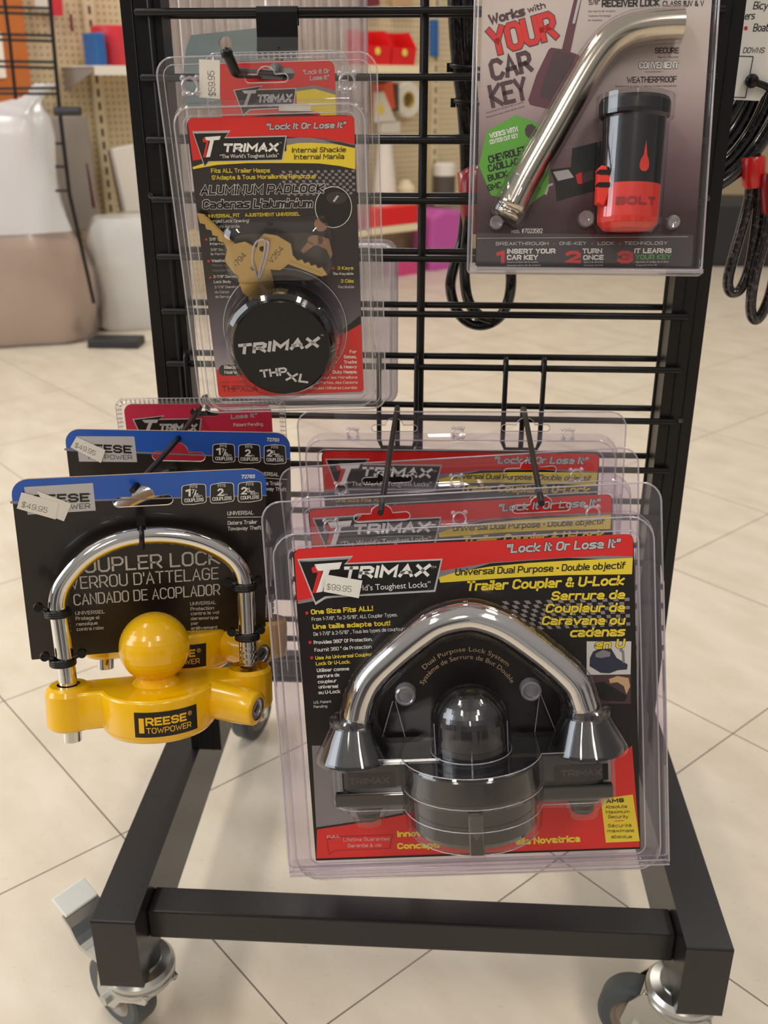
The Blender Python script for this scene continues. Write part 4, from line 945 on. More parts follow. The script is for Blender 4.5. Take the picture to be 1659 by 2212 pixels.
POLY_RF = [
 ('grey_print',2,[(-99,-17.7),(-14,-20.4),(97.9,-23.5),(97.9,-24.8),(-14.1,-21.7),(-99.1,-19.7)]),
 ('silver_print',3,[(-87.8,-6.3),(-37.3,-5.6),(-36.8,-29.5),(-87.5,-29.9)]),
 ('white',4,[(65.7,-41.8),(94.5,-43.3),(94.5,-43.8),(65.7,-42.3)]),
 ('white',4,[(30,-12.6),(31.4,-11.5),(39.4,-10.3),(47.7,-11.1),(49.1,-12.4),(49.3,-26.4),(47.9,-27.9),(38.9,-29),(30.6,-28.5),(29.3,-26.8)]),
 ('black',5,[(30.5,-13),(31.8,-11.9),(39.4,-11),(47.3,-11.5),(48.6,-12.8),(48.8,-26.1),(47.4,-27.5),(38.9,-28.3),(31,-28),(29.7,-26.5)]),
 ('white',4,[(52.4,-12.8),(53.9,-11.6),(61.7,-10.4),(69.8,-11.2),(71.2,-12.5),(71.6,-26.4),(70.2,-28),(61.4,-29),(53.3,-28.6),(51.9,-26.9)]),
 ('black',5,[(52.9,-13.1),(54.3,-12),(61.7,-11.1),(69.4,-11.6),(70.7,-12.9),(71.1,-26.1),(69.7,-27.5),(61.4,-28.4),(53.7,-28.1),(52.3,-26.5)]),
 ('white',4,[(74.6,-12.9),(76.1,-11.7),(83.9,-10.5),(92,-11.3),(93.5,-12.6),(94.1,-27),(92.7,-28.5),(83.8,-29.6),(75.7,-29.1),(74.2,-27.4)]),
 ('black',5,[(75.1,-13.2),(76.5,-12.1),(83.9,-11.2),(91.6,-11.7),(93,-13),(93.6,-26.6),(92.2,-28),(83.9,-28.9),(76.1,-28.7),(74.7,-27)])]
rf = root('carded_coupler_lock', POSE['RF'], 'front yellow coupler lock with chrome shackle on its black and blue card', 'carded lock', 'yellow coupler locks on cards')
hole = slot(-.2, -23.5, 47, 9.5, 18, 9); card = rrect(-97.4, -164.3, 97.4, 0, 13, 6, 1.2)
mb = print_card('backing_card', rf, card, .8, None, None, 'black_card', [hole], 1.6)
band = [(x, y) for x, y in card if y > -16]
band = [(-97.4, -20.5)]+sorted([q for q in band if q[0] < 0], key=lambda q: q[0]+q[1]*.001)+sorted([q for q in band if q[0] >= 0], key=lambda q: q[0]-q[1]*.001)+[(97.4, -24)]
vs, fs = filled([(-97.4, -20.5)]+[q for q in band[1:-1]]+[(97.4, -24), (23.6, -22.7)]+[(x, y) for x, y in sorted([q for q in inset(hole, -.2) if q[1] > -22.6], key=lambda q: -math.atan2(q[1]+24, -q[0])*-1)]+[(-23.6, -21.9)])
mb.add([(x, y, .86) for x, y, z in vs], fs, 'blue_print')
mb.tube([(x, y, .2) for x, y in hole], .55, 'pale_print', 6, True)
add_print(mb, .8, TEXT_RF, POLY_RF)
mb.build('backing_card', rf)
sticker(rf, [(-79.1,-9.7),(-54.6,-22.2),(-61.3,-37.1),(-69.9,-32.5)], 1.35, '', 0, 0, 0)
sticker(rf, [(-90.1,-10.1),(-63.7,-20.7),(-67.3,-34.9),(-94.8,-23.6)], 1.7, '$49.95', (-91.7,-22.2,1.7)[:2], (-73.3,-28.9,1.7)[:2], 4.6)
AL = math.radians(17); RX = Matrix.Translation((0, -45, 13)) @ Matrix.Rotation(-AL, 4, 'X')
def LX(p):
    """lock coordinates (u, s down the legs, t outwards) to card coordinates"""
    q = RX @ Vector((p[0], -p[1], p[2])); return (q.x, q.y, q.z)
S0 = 122
mb = MB()
o = bar_disc(3, 86, 17, 0, 45, 8)
mb.prism([(x, y) for x, y in o], -(S0+31), -S0, 'yellow_paint', 'v', 2.5, True, lambda p: LX((p[0], -p[1], p[2])))
mb.lathe([(44.2, -(S0+28)), (43.8, -(S0+32)), (41, -(S0+35)), (0, -(S0+35))], (3, 0, 8), 'yellow_paint', 'v', 56, True, lambda p: LX((p[0], -p[1], p[2])))
mb.lathe([(16, -(S0-4)), (18.5, -(S0-1)), (19, -S0-6), (19, -S0-26), (18, -S0-29)], (77, 0, 0), 'yellow_paint', 'v', 36, True, lambda p: LX((p[0], -p[1], p[2])))
mb.lathe([(9, -(S0-3)), (14.5, -(S0-3)), (17, -(S0-1)), (18.6, -S0-3), (18.6, -S0-29), (16, -S0-32), (0, -S0-32)], (-66, 0, 0), 'yellow_paint', 'v', 36, True, lambda p: LX((p[0], -p[1], p[2])))
# key barrel pointing out to the front right
kd = Vector((.80, .08, .60)).normalized(); k0 = Vector((45, S0+15, 16)); kn = kd.orthogonal().normalized(); kb = kd.cross(kn)
def kring(r, d): return [tuple(LX(tuple(k0+kd*d+(kn*math.cos(a)+kb*math.sin(a))*r))) for a in [2*math.pi*i/32 for i in range(32)]]
mb.loops([kring(15.5, 0), kring(14.6, 30), kring(13.6, 40), kring(12.6, 42), kring(9.2, 42.4)], 'yellow_paint', (False, False), True)
for a0, a1, s_ in ((40, 92, 'US PATENT'),):
    base, fs = glyphs(s_, 0, 1.5); x0 = min(p[0] for p in base); x1 = max(p[0] for p in base)
    for dz, mt in ((.5, 'yellow_paint'),):
        mb.add([LX((3+(36+p[1]*6.5)*math.cos(math.radians(a0+(a1-a0)*(p[0]-x0)/(x1-x0))), S0-dz, 8+(36+p[1]*6.5)*math.sin(math.radians(a0+(a1-a0)*(p[0]-x0)/(x1-x0))))) for p in base], fs, mt)
body = mb.build('lock_body', rf)
def cyl_map(x, s_): a = x/45.3; return LX((3+45.35*math.sin(a), s_, 8+45.35*math.cos(a)))
mb = MB()
def cyl_patch(x0, x1, s0, s1, mat, dr, n=16):
    f_ = lambda x, s_: LX((3+(45.1+dr)*math.sin(x/45.1), s_, 8+(45.1+dr)*math.cos(x/45.1)))
    mb.add([f_(x0+(x1-x0)*i/n, s_) for i in range(n+1) for s_ in (s0, s1)], [(2*i, 2*i+1, 2*i+3, 2*i+2) for i in range(n)], mat)
cyl_patch(-20, 30, S0+8, S0+28, 'black_card', .15); cyl_patch(-16.5, -12.5, S0+12.5, S0+24.5, 'yellow_paint', .3, 2)
for s_, xa, xb, sb, cp, bo in (('REESE', -11, 20, S0+18.6, 6.6, 2.3), ('TOWPOWER', -11, 24, S0+24.8, 4.6, .6), ('\u00ae', 21.5, 25, S0+15.2, 3.4, .3)):
    f_ = lambda x, q: LX((3+45.5*math.sin(x/45.1), q, 8+45.5*math.cos(x/45.1)))
    vs, fs = text_mesh(s_, xb-xa, cp, bo); mb.add([f_(xa+x, sb-y) for x, y in vs], fs, 'yellow_paint')
mb.build('name_label', body)
mb = MB(); mb.loops([kring(9.2, 42.3), kring(9.2, 40.5)], 'steel_dark', (False, False), True); mb.loops([kring(9.1, 41.4), kring(6.4, 41.8), kring(6, 41)], 'zinc', (False, True), True)
mb.loops([[tuple(LX(tuple(k0+kd*41.2+kn*a+kb*b2))) for a, b2 in ((-3.4, -1), (3.4, -1), (3.4, 1), (-3.4, 1))], [tuple(LX(tuple(k0+kd*41.3+kn*a+kb*b2))) for a, b2 in ((-3.2, -.9), (3.2, -.9), (3.2, .9), (-3.2, .9))]], 'black')
mb.build('key_cylinder', body)
mb = MB(); mb.lathe([(19, -S0), (16, -S0+3), (15.5, -S0+7), (17, -S0+9)], (2, 0, 4), 'yellow_paint', 'v', 40, True, lambda p: LX((p[0], -p[1], p[2])))
mb.dome((2, -S0+29, 4), 28, 'yellow_paint', 'v', -56, 90, 48, 18, lambda p: LX((p[0], -p[1], p[2]))); mb.build('coupler_ball', body)
mb = MB(); pts = [(-66, S0+44, 0), (-66, S0+20, 0), (-66.5, S0-10, 0), (-69, 66, 0), (-70, 56, 0), (-68.5, 46, 0), (-64, 36, 0), (-52, 22, 0), (-38, 12, 0), (-20, 5, 0), (0, 2.5, 0), (20, 4, 0), (38, 8.5, 0), (54, 16, 0), (66, 25, 0), (73.5, 36, 0), (76.5, 48, 0), (77, 58, 0), (77, S0-22, 0)]
mb.tube(smooth_path([LX(p) for p in pts], 5), 7.2, 'chrome', 24)
q = S0-22
for i in range(5):
    mb.lathe([(7.2, -q), (7.4, -q-.8), (7.4, -q-3), (6, -q-3.4), (6, -q-4.6), (7.2, -q-5)], (77, 0, 0), 'chrome', 'v', 28, True, lambda p: LX((p[0], -p[1], p[2]))); q += 5
mb.lathe([(7.2, -q), (7.2, -q-6)], (77, 0, 0), 'chrome', 'v', 28, True, lambda p: LX((p[0], -p[1], p[2]))); mb.build('shackle', body)
def zip_tie(u, s_, hu, hs, vert=False):
    mb = MB(); 
    if vert:
        path = [LX((u+x, s_+math.cos(a)*9.4, math.sin(a)*9.4)) for x, a in [(0, 2*math.pi*i/20) for i in range(20)]]; mb.tube(path, 2.1, 'black_plastic', 8, True)
        mb.box((-3.4, s_-17, 0), (3.4, s_-9, 5.5), 'black_plastic', lambda p: LX((u+p[0], p[1], p[2])))
    else:
        for dz in (-1.6, 0, 1.6):
            path = [LX((u+9*math.cos(a), s_+dz, 9*math.sin(a))) for a in [2*math.pi*i/20 for i in range(20)]]; mb.tube(path, 1.6, 'black_plastic', 8, True)
        for h in hu: mb.lathe([(0, -3.6), (3.4, -3), (3.8, 0), (3.4, 3.4), (0, 3.6)], (h, -s_+hs, 1), 'black_plastic', 'w', 14, True, lambda p: LX((p[0], -p[1], p[2])))
        for h in hu: mb.tube([LX((h, s_-hs, 1)), LX((u+(h-u)*.55, s_-hs*.5, 2))], 2, 'black_plastic', 8)
    mb.build('zip_tie', rf)
zip_tie(-70, 60, (-84,), 6); zip_tie(-69, 100, (-82, -54), 6); zip_tie(76.5, 50, (63, 88), 5); zip_tie(77, 92, (64, 88), 5); zip_tie(-3, 2.8, (), 0, True)
rr = copy_tree(rf, None, ('price_sticker',)); rr.matrix_world = POSE['RR']; rr['label'] = 'second yellow coupler lock card hanging behind the front one on the same hook'
for i, (du, dv) in enumerate(((0, 0),)):
    sticker(rr, [(-87.3,-6.8),(-63.2,-18.4),(-68.4,-30.6),(-93.5,-16.4)], 1.5, '$49.95', (-90.2,-15.9,1.5)[:2], (-73,-23.8,1.5)[:2], 4.6)

# ---------------------------------------------------------------- receiver pin lock in a clear pack
TEXT_BT = [
 ('5/8”',-6.1,-4.8,1.8,-4.4,3.37,'plum_print',1,0,4,None),
 ('RECEIVER LOCK',3.5,-6.3,44.6,-5.8,5.26,'black',2,0,4,None),
 ('CLASS III,IV & V',46.8,-5.8,76,-5.6,3.78,'black',1,0,4,None),
 ('Cerradura de receptor',-6.4,-9.7,13.5,-9.4,1.27,'plum_print',0,0,4,None),
 ('Cadena d’attelage',-6.2,-12.8,10,-12.6,1.27,'plum_print',0,0,4,None),
 ('de récepteur',-6.1,-15.7,4.2,-15.6,1.27,'plum_print',0,0,4,None),
 ('Works',-76.5,-18.4,-51.5,-12.2,7.01,'plum_print',2.5,0,4,None),
 ('with',-49.3,-10.3,-36.8,-6.9,4.44,'plum_print',1.5,0,4,None),
 ('YOUR',-73.4,-40,-27.6,-27.5,19.47,'red_print',1.7,0,5,'plum_print'),
 ('CAR',-73.3,-57.3,-44.6,-50.1,15.33,'plum_print',3,0,4,None),
 ('KEY',-73,-75.8,-47.1,-69.6,16.32,'plum_print',3,0,4,None),
 ('Funciona con la llave de tu coche',-77.4,-79.7,-50.4,-71.9,1.20,'plum_print',0,0,4,None),
 ('Fonctionne avec votre clé de voiture',-77.3,-82.9,-49.4,-74.8,1.21,'plum_print',0,0,4,None),
 ('WORKS WITH',-74,-97.3,-53.8,-92.1,3.75,'white',1.5,0,6,None),
 ('CENTER CUT KEY',-73.9,-101.3,-53.4,-96.3,3.09,'white',1.5,0,6,None),
 ('CHEVROLET',-74,-114.9,-47.2,-107.5,5.55,'black',1.5,0,6,None),
 ('CADILLAC',-74.1,-121,-52.3,-115.3,5.12,'black',1.5,0,6,None),
 ('BUICK',-74.2,-127.7,-60.1,-124.1,4.69,'black',1.5,0,6,None),
 ('GMC',-74.2,-134.7,-64.3,-132.1,4.71,'black',1.5,0,6,None),
 ('SECURE',43.1,-37.7,60.2,-37.6,4.05,'plum_print',1.2,0,4,None),
 ('Seguro • Sécurité',45.2,-40.6,60.1,-40.5,1.07,'plum_print',0,0,4,None),
 ('CONVENIENT',32.5,-48.2,60.4,-47.8,4.71,'white',2.5,0,5,'plum_print'),
 ('Conveniente •',36.8,-50.7,49.7,-50.5,1.07,'plum_print',0,0,4,None),
 ('WEATHERPROOF',24.2,-58,59.8,-57.3,4.31,'plum_print',1.2,0,4,None),
 ('Resistente al clima • À l’épreuve des intempéries',15.9,-60.9,59.9,-60.3,1.19,'plum_print',0,0,4,None),
 ('MODEL',-56.1,-164.7,-49.5,-164.5,2.04,'white',0,0,4,None),
 ('#7023582',-48.4,-164.5,-32.9,-164.3,3.06,'white',0.5,0,4,None),
 ('BREAKTHROUGH',-67.5,-173.8,-28,-173.2,2.39,'white',0.4,0,4,None),
 ('ONE-KEY',-19.9,-173.1,0.2,-172.8,2.39,'white',0.4,0,4,None),
 ('LOCK',8.6,-172.8,20.8,-172.6,2.38,'white',0.4,0,4,None),
 ('TECHNOLOGY',28.3,-172.5,60.3,-172.1,2.38,'white',0.4,0,4,None),
 ('1',-66.5,-187,-60.9,-187,9.39,'red_print',3.5,0,4,None),
 ('2',-14.3,-186.5,-3.9,-186.4,9.36,'red_print',3.5,0,4,None),
 ('3',24.2,-186.1,34.8,-186,9.34,'red_print',3.5,0,4,None),
 ('INSERT YOUR',-58.7,-179.9,-22.8,-179.3,3.66,'white',2.5,0,4,None),
 ('CAR KEY',-58.6,-184.4,-35.7,-184.1,3.66,'white',2.5,0,4,None),
 ('Inserta la llave de tu coche',-58.5,-186.5,-35.4,-186.1,1.03,'white',0,0,4,None),
 ('Insertez votre clé de voiture',-58.4,-188.8,-33.5,-188.4,1.03,'white',0,0,4,None),
 ('TURN',-2.4,-179.1,12,-178.9,3.64,'white',2.5,0,4,None),
 ('ONCE',-1.6,-183.9,13.4,-183.6,3.65,'white',2.5,0,4,None),
 ('Gira a la derecha',-1.2,-185.9,13.4,-185.6,1.03,'white',0,0,4,None),
 ('Tournez une fois',-1.1,-188.2,13.2,-187.9,1.03,'white',0,0,4,None),
 ('IT LEARNS',36.3,-178.6,63.5,-178.2,3.64,'white',2.5,0,4,None),
 ('YOUR KEY',37.2,-183.2,63.4,-182.7,3.64,'green_print',1.5,0,4,None),
 ('Aprende el codigo de tu llave',37.5,-185.4,61.9,-184.9,1.03,'white',0,0,4,None),
 ('Il apprend votre clé',38.2,-187.7,53.3,-187.3,1.03,'white',0,0,4,None)]
POLY_BT = [
 ('green_tag_print',3,[(-55.6,-80.7),(-35.8,-87.4),(-29.2,-109.4),(-29.9,-134.5),(-43.4,-144.1),(-72.1,-137.6),(-81.9,-116.4),(-76.8,-91.8)]),
 ('plum_print',4,[(-48.9,-90.8),(-47.3,-87.5),(-43.9,-86.7),(-40.4,-89.1),(-39.6,-94),(-41.8,-97.6),(-45.2,-97.4),(-48,-94.6)]),
 ('maroon_print',4,[(-33.6,-35.2),(-31.8,-33.8),(-23.2,-35),(-11.5,-38.8),(-10.8,-40.9),(-12,-47.2),(-26.2,-71),(-28.9,-75.4),(-30.6,-76.5),(-45.6,-73.3),(-47.1,-70),(-41.8,-52.6)]),
 ('plum_print',5,[(-30.5,-38.1),(-27.7,-35.6),(-17.5,-38.1),(-14.5,-41),(-15.9,-47.2),(-30.8,-69.9),(-38.9,-67.8),(-38,-61.3)]),
 ('maroon_print',4,[(-24.1,-35.2),(-17.8,-36.5),(-10.4,4.9),(-15.5,4.9)]),
 ('silver_print',5,[(-17.3,-17.3),(-15.5,-17.5),(-10.7,4.9),(-12.9,4.9)]),
 ('black',3,[(-28.8,-118.8),(-13.9,-117.1),(-13.4,-103.8),(7,-98.7),(21.7,-95.9),(23.3,-125.7),(14.4,-131.3),(-11.8,-138.2),(-23.2,-141.7),(-24.9,-129.4)]),
 ('silver_print',4,[(-27,-120.5),(-15.6,-118.7),(-11.3,-124.3),(-22.9,-126.9)]),
 ('grey_print',4,[(-20.3,-103.3),(-6.7,-99.9),(9.2,-96),(9.2,-96.8),(-6.6,-100.9),(-20.2,-104.2)]),
 ('red_print',4,[(-10.2,-122.6),(-5.7,-120.3),(-4.7,-128.7),(-8.2,-129)]),
 ('plum_print',4,[(-5.1,-121.5),(2.3,-119.2),(3.2,-125.8),(-4.2,-128.1)]),
 ('silver_print',4,[(-32.7,-136.2),(-30.1,-129.4),(-26.7,-128.3),(-26.6,-130),(-29.5,-131.1),(-30.9,-137.3)]),
 ('charcoal_print',2,[(-81.9,-168.8),(75.1,-166.2),(80.5,-187.1),(80.7,-190.1),(-81.3,-192.3)]),
 ('silver_print',3,[(-81.9,-168.6),(75.1,-166),(75.2,-166.4),(-81.9,-169)]),
 ('red_print',4,[(-24.5,-172.2),(-23.8,-171.5),(-23.1,-172.2),(-23.8,-172.9)]),
 ('red_print',4,[(3.7,-171.8),(4.3,-171.2),(5.1,-171.8),(4.4,-172.5)]),
 ('red_print',4,[(24.2,-171.6),(24.9,-171),(25.6,-171.6),(25,-172.3)])]
bt = root('receiver_lock_pack', POSE['BT'], 'clear pack with a bent chrome hitch pin and black and red barrel lock', 'packaged lock')
mb = MB(); out = rrect(-88, -194, 88, 64, 3, 3); vs, fs = filled(out); mb.add([(x, y, 0) for x, y, z in vs], fs, 'clear_sheet'); mb.tube([(x, y, 0) for x, y in out], .8, 'clear_rim', 6, True)
tray = rrect(-83.5, -189, 83.5, 60, 2, 3)
tray_wall(mb, tray, [(4, 0), (3.4, 5), (2.6, 8.4), (1.2, 8.8), (0, 5.6)], 'clear_sheet'); mb.tube([(x, y, 8.6) for x, y in inset(tray, -2.2)], .7, 'clear_rim', 6, True)
mb.loops([[(x, -189.5, 0) for x in (-87, 87)], [(x, -189.8, 9) for x in (-87, 87)], [(x, -193, 9) for x in (-87, 87)], [(x, -194, 0) for x in (-87, 87)]], 'clear_rim', (False, False), False, None, False)
mb.loops([[(x, y, w) for x in (-82, 78)] for y, w in ((-164.5, 4.8), (-165.5, 9), (-186, 10), (-188, 5))], 'clear_sheet', (False, False), False, None, False)
mb.build('clamshell', bt)
mb = print_card('backing_card', bt, [(-83.2, 60), (82, 60), (80.6, -188.5), (-82.4, -188.5)][::-1], 4.5, None, None, 'receiver_card'); add_print(mb, 4.5, TEXT_BT, POLY_BT); mb.build('backing_card', bt)
PN = [(-56.8,-145.7),(-47.3,-126),(-27.3,-90.2),(-10.8,-60.4),(-1.3,-44.7),(8,-33.5),(19.7,-26.4),(33.9,-23),(47.4,-21.7),(58.5,-21.4)]
mb = MB(); mb.tube(smooth_path([(u, v, 18) for u, v in PN], 5), 10.4, 'nickel', 24)
A, B = Vector((*PN[0], 18)), Vector((*PN[1], 18)); d = (A-B).normalized(); q = A+d*0
mb.tube([tuple(A-d*.5), tuple(A+d*3), tuple(A+d*3.4), tuple(A+d*6), tuple(A+d*6.2), tuple(A+d*9), tuple(A+d*10)], [10.4, 10.4, 8, 8, 9.8, 9, 6], 'nickel', 24)
mb.build('hitch_pin', bt)
mb = MB(); mb.tube(smooth_path([(u, v, 17) for u, v in PN], 4), 12.6, 'clear_shell', 24)
mb.tube([tuple(A-d*19), tuple(A-d*18.5), tuple(A+d*9), tuple(A+d*13), tuple(A+d*14)], [12.6, 13.8, 13.8, 12, 6], 'clear_shell', 24); mb.build('blister', bt)
bc = (25.6,-111,28)[0]
YT, YB = (22.6,-74.9,50)[1], (22.7,-164.2,50)[1]; YR = (21.7,-133.9,50)[1]; YC = (23.3,-86.7,50)[1]
XB = lambda p: (p[0]+(p[1]-YR)*.022, p[1], p[2])
mb = MB(); mb.lathe([(17.5, YB), (21, YB+4), (21.6, YB+8), (21.6, YR)], (bc, 0, 28), 'red_rubber', 'v', 48, True, XB); mb.lathe([(0, YB), (17.5, YB)], (bc, 0, 28), 'red_rubber', 'v', 48, False, XB)
mb.lathe([(21.6, YR), (22, YC-2), (22, YC)], (bc, 0, 28), 'black_plastic', 'v', 48, True, XB)
# lugs and the drop emblem wrapped on the barrel front
def on_barrel(u, v, dr=0, R=21.9): a = (u-bc)/R; return XB((bc+(R+dr)*math.sin(a), v, 28+(R+dr)*math.cos(a)))
pts_ = [(0, 21), (1, 14), (1.8, 9), (3.6, 5), (4.4, 1.5), (3.8, -2), (1.8, -4.2), (-1.8, -4.2), (-3.8, -2), (-4.4, 1.5), (-3.6, 5), (-1.4, 9)]
vm = (28.6,-119.6,50)[1]-4; um = bc+5
vs, fs = filled([(um+a*.82, vm+b2*.82) for a, b2 in pts_]); mb.add([on_barrel(x, y, .25) for x, y, z in vs], fs, 'red_rubber')
def wrap(s_, xa, xb, vb, cp, bo, mat, dr):
    vs, fs = text_mesh(s_, xb-xa, cp, bo); mb.add([on_barrel(xa+x, vb+y, dr) for x, y in vs], fs, mat)
wrap('BOLT', bc-13, bc+17, (23.9,-149.4,50)[1], 5.6, 2.5, 'dark_red_print', .3)
bar = mb.build('barrel_lock', bt)
mb = MB(); mb.lathe([(22.4, YC-1), (24.6, YC), (25, YC+2), (25, YT-3), (24, YT-.5), (22, YT), (0, YT)], (bc+.6, 0, 28), 'black_plastic', 'v', 48); mb.build('dust_cap', bar)
mb = MB(); yl = (3,-122.1,40)[1]; yn = (3.6,-134.6,40)[1]
mb.prism([(bc-25.5, YR-14), (bc-20, YR-16), (bc-15, YR-1), (bc-16.5, YR+3), (bc-19.5, yl-1), (bc-23, yl), (bc-25.8, yl-2.5)], 33, 44, 'red_rubber', 'w', 1.2)
for h in (yl-5, yn-1): mb.prism(rrect(bc-26, h-1.6, bc-15.5, h+1.6, 1.5, 3), 38, 44.6, 'black_plastic')
mb.build('retainer_strap', bar)
mb = MB(); mb.lathe([(19.5, YB-3), (23.5, YB+3), (24.4, YB+7), (24.6, YC-3), (27.4, YC-1), (27.6, YT+1.5), (25, YT+2.6), (0, YT+2.8)], (bc, 0, 27), 'clear_shell', 'v', 48, True, XB); mb.build('blister', bt)
for x, r in (((-67.7,-157.7,5), 5.2), ((-1.3,-154.4,5), 6.2), ((62.4,-156.2,5), 5.2)):
    mb = MB(); mb.lathe([(r, 0), (r*.95, 6), (r*.8, 7.5), (r*.5, 7), (0, 6)], (x[0], x[1], 5), 'clear_rim', 'w', 24); mb.build('clamshell_snap', bt)
# ---------------------------------------------------------------- things hung on the far side of the rack
def far(p): return (p[0], -p[2], p[1])
bk = root('corrugated_pack', POSE['GR'], 'tall ribbed clear pack with a zinc bracket, behind the rack wires at upper left', 'packaged hardware')
x0, x1 = (-258.3,947,-78)[0], (-74.9,946.2,-78)[0]; z1, z0 = 1120, (-72.9,765.6,-78)[1]; n = 64; mb = MB()
rg = []
for i in range(n+1):
    t_ = i/n; rg.append((x0+(x1-x0)*t_, -80+(5 if i % 4 in (0, 1) else -3)+3*math.sin(i*1.7)))
mb.loops([[(x, z0, w) for x, w in rg], [(x, z1, w) for x, w in rg]], 'clear_rear', (False, False), True, None, False)
mb.tube([(x1, z0, -80), (x1, z1, -80)], 1.2, 'clear_rim', 6); mb.build('ribbed_clamshell', bk)
br = [(-137.9,946.7),(-171.3,946.1),(-234.8,940.3),(-239.4,931.1),(-242.9,919.5),(-245.4,905.9),(-246.3,880),(-140.4,879.9)]
mb = MB(); c = (-203.6,933.3,-66); vs, fs = filled(br, [circle(c[0], c[1], 6.2, 20)])
for w, q in ((-66, 1), (-70, -1)): mb.add([(x, y, w) for x, y, z in vs], [f[::q] for f in fs], 'galvanised')
for lp in (br, circle(c[0], c[1], 6.2, 20)):
    m_ = len(lp); mb.add([(*p, -66) for p in lp]+[(*p, -70) for p in lp], [(i, m_+i, m_+(i+1) % m_, (i+1) % m_) for i in range(m_)], 'galvanised')
mb.build('zinc_bracket', bk)
fk = root('frosted_pack', POSE['GR'], 'frosted clear clamshell with a blue edge, behind the rack below the ribbed pack', 'packaged hardware')
a_, b_ = (-228.5,755.8,-90), (-42.3,585.6,-90); mb = MB(); out = rrect(a_[0], b_[1], b_[0]-4, a_[1], 14, 5)
vs, fs = filled(out); mb.add([(x, y, -90) for x, y, z in vs], fs, 'clear_rear'); mb.tube([(x, y, -90) for x, y in out], .9, 'clear_rim', 6, True)
tray_wall(mb, inset(out, 8), [(5, -90), (4, -82), (2, -80), (0, -81)], 'clear_rear'); mb.build('clamshell', fk)
mb = MB()
a_, b_ = (-259.2,656,-70), (-254.5,604.6,-70)
mb.prism([(a_[0], b_[1]), (b_[0]-3, b_[1]), (b_[0], b_[1]+30), (b_[0]-4, a_[1]), (a_[0], a_[1]-6)], -71, -70, 'blue_ink'); mb.build('blue_label', fk)
# middle cable lock: two strands into a red sleeve, loop below
cb = root('cable_lock', POSE['GR'], 'black braided cable lock with a red sleeve hanging behind the rack wires', 'cable lock', 'braided cable locks')
W_ = -95; R_ = 6.2
mb = MB(); mb.tube(smooth_path([(4.7,1017.4,-95),(5,976.9,-95),(7.1,946.6,-95),(10.5,915.4,-95),(15.8,883.3,-95),(19.5,850.4,-95),(21.5,816.5,-95)], 6), 7.6, 'braided_cable', 14)
mb.tube(smooth_path([(15.9,1017,-92),(16.3,976.6,-92),(17.3,946.5,-94),(19.2,915.4,-98),(22.9,883.3,-98),(24.9,850.3,-97),(25.1,816.4,-97)], 6), 7.0, 'braided_cable', 14); mb.build('cable_strand', cb)
mb = MB(); mb.tube(smooth_path([(20.3,781.7,-95),(17.9,754.9,-95),(11.1,732,-95),(7.4,708.8,-95),(13.7,686.1,-95),(27,672.9,-95),(42.8,670.2,-95),(58.2,678,-95),(66.8,695.2,-95),(68.6,716.3,-95),(64.8,737,-95),(53,764.1,-95)], 6), 5.6, 'braided_cable', 14)
mb.tube(smooth_path([(24.3,778.4,-86),(21.6,747.2,-86),(21.6,719.8,-86),(26,696.6,-86),(36.9,682.2,-88),(49.6,676.7,-92)], 6), 5.4, 'braided_cable', 14); mb.build('cable_loop', cb)
mb = MB(); q = [(17.5,828.5,-95),(18.6,822.5,-95),(21.3,821.7,-95),(23.5,794.9,-95),(25.4,765.2,-95),(25.5,762.6,-95)]; mb.tube([(p[0]+3, p[1], p[2]) for p in q], [4, 10, 13.5, 12.6, 11.4, 10], 'red_dark_plastic', 20); mb.build('red_sleeve', cb)
for p in ((11.9,913,-95), (16.3,882.5,-95)):
    mb = MB(); mb.tube([(p[0]+5+15*math.cos(a), p[1]-1.5*math.cos(a), p[2]+11*math.sin(a)) for a in [2*math.pi*i/24 for i in range(24)]], 2, 'black_plastic', 8, True); mb.box((p[0]-13, p[1]-4, p[2]-3), (p[0]-8, p[1]+4, p[2]+3), 'black_plastic'); mb.build('zip_tie', cb)
# cable lock set at the right with its white card
cc = root('cable_lock', POSE['GR'], 'coiled black cable lock on a white printed card beyond the right post', 'cable lock', 'braided cable locks')
mb = MB(); cd_ = [(241.4,979.9),(298.3,979.5),(307.1,925.2),(286.5,893.6),(281,884.4),(256.2,885.6)]; mb.prism(cd_[::-1], -61, -60, 'white')
for s_, p0, p1, cp in (('Bicycle', (265,958.1,-60), (286.3,958.3,-60), 6.2), ('ers', (259,950.2,-60), (267.3,950.5,-60), 6.0), ('Boats', (267.5,940.7,-60), (283.8,940.9,-60), 6.4), ('DOWNS', (261.1,923.6,-60), (279.6,923.5,-60), 4.6)):
    lettering(mb, s_, p0[0], p0[1], p1[0], p1[1], cp, 'black', .4, .12, -59.8)
p = (260.7,943.4,-60); mb.flat(circle(p[0], p[1], 1.7, 12), -59.8, 'red_print')
q = [(255.4,921.3),(270.4,920.7),(268.3,887.1),(258,887.5)]; 
for i in range(3): mb.tube([(*q[i], -59.9), (*q[i+1], -59.9)], .45, 'black', 5)
mb.build('printed_card', cc)
mb = MB(); q = [(270.4,900.9,-54),(281.4,897.4,-54),(300,889.4,-58)]; mb.tube(q, 3, 'black_plastic', 10); mb.dome(q[0], 6.2, 'black_plastic', 'w', -90, 90, 14, 8); mb.build('twist_tie', cc)
mb = MB()
base_ = [(1530,418),(1580,392),(1622,352),(1655,306),(1682,250),(1700,180),(1690,80),(1640,-20),(1560,-80),(1470,-80),(1410,0),(1395,110),(1410,240),(1450,350),(1490,405)]
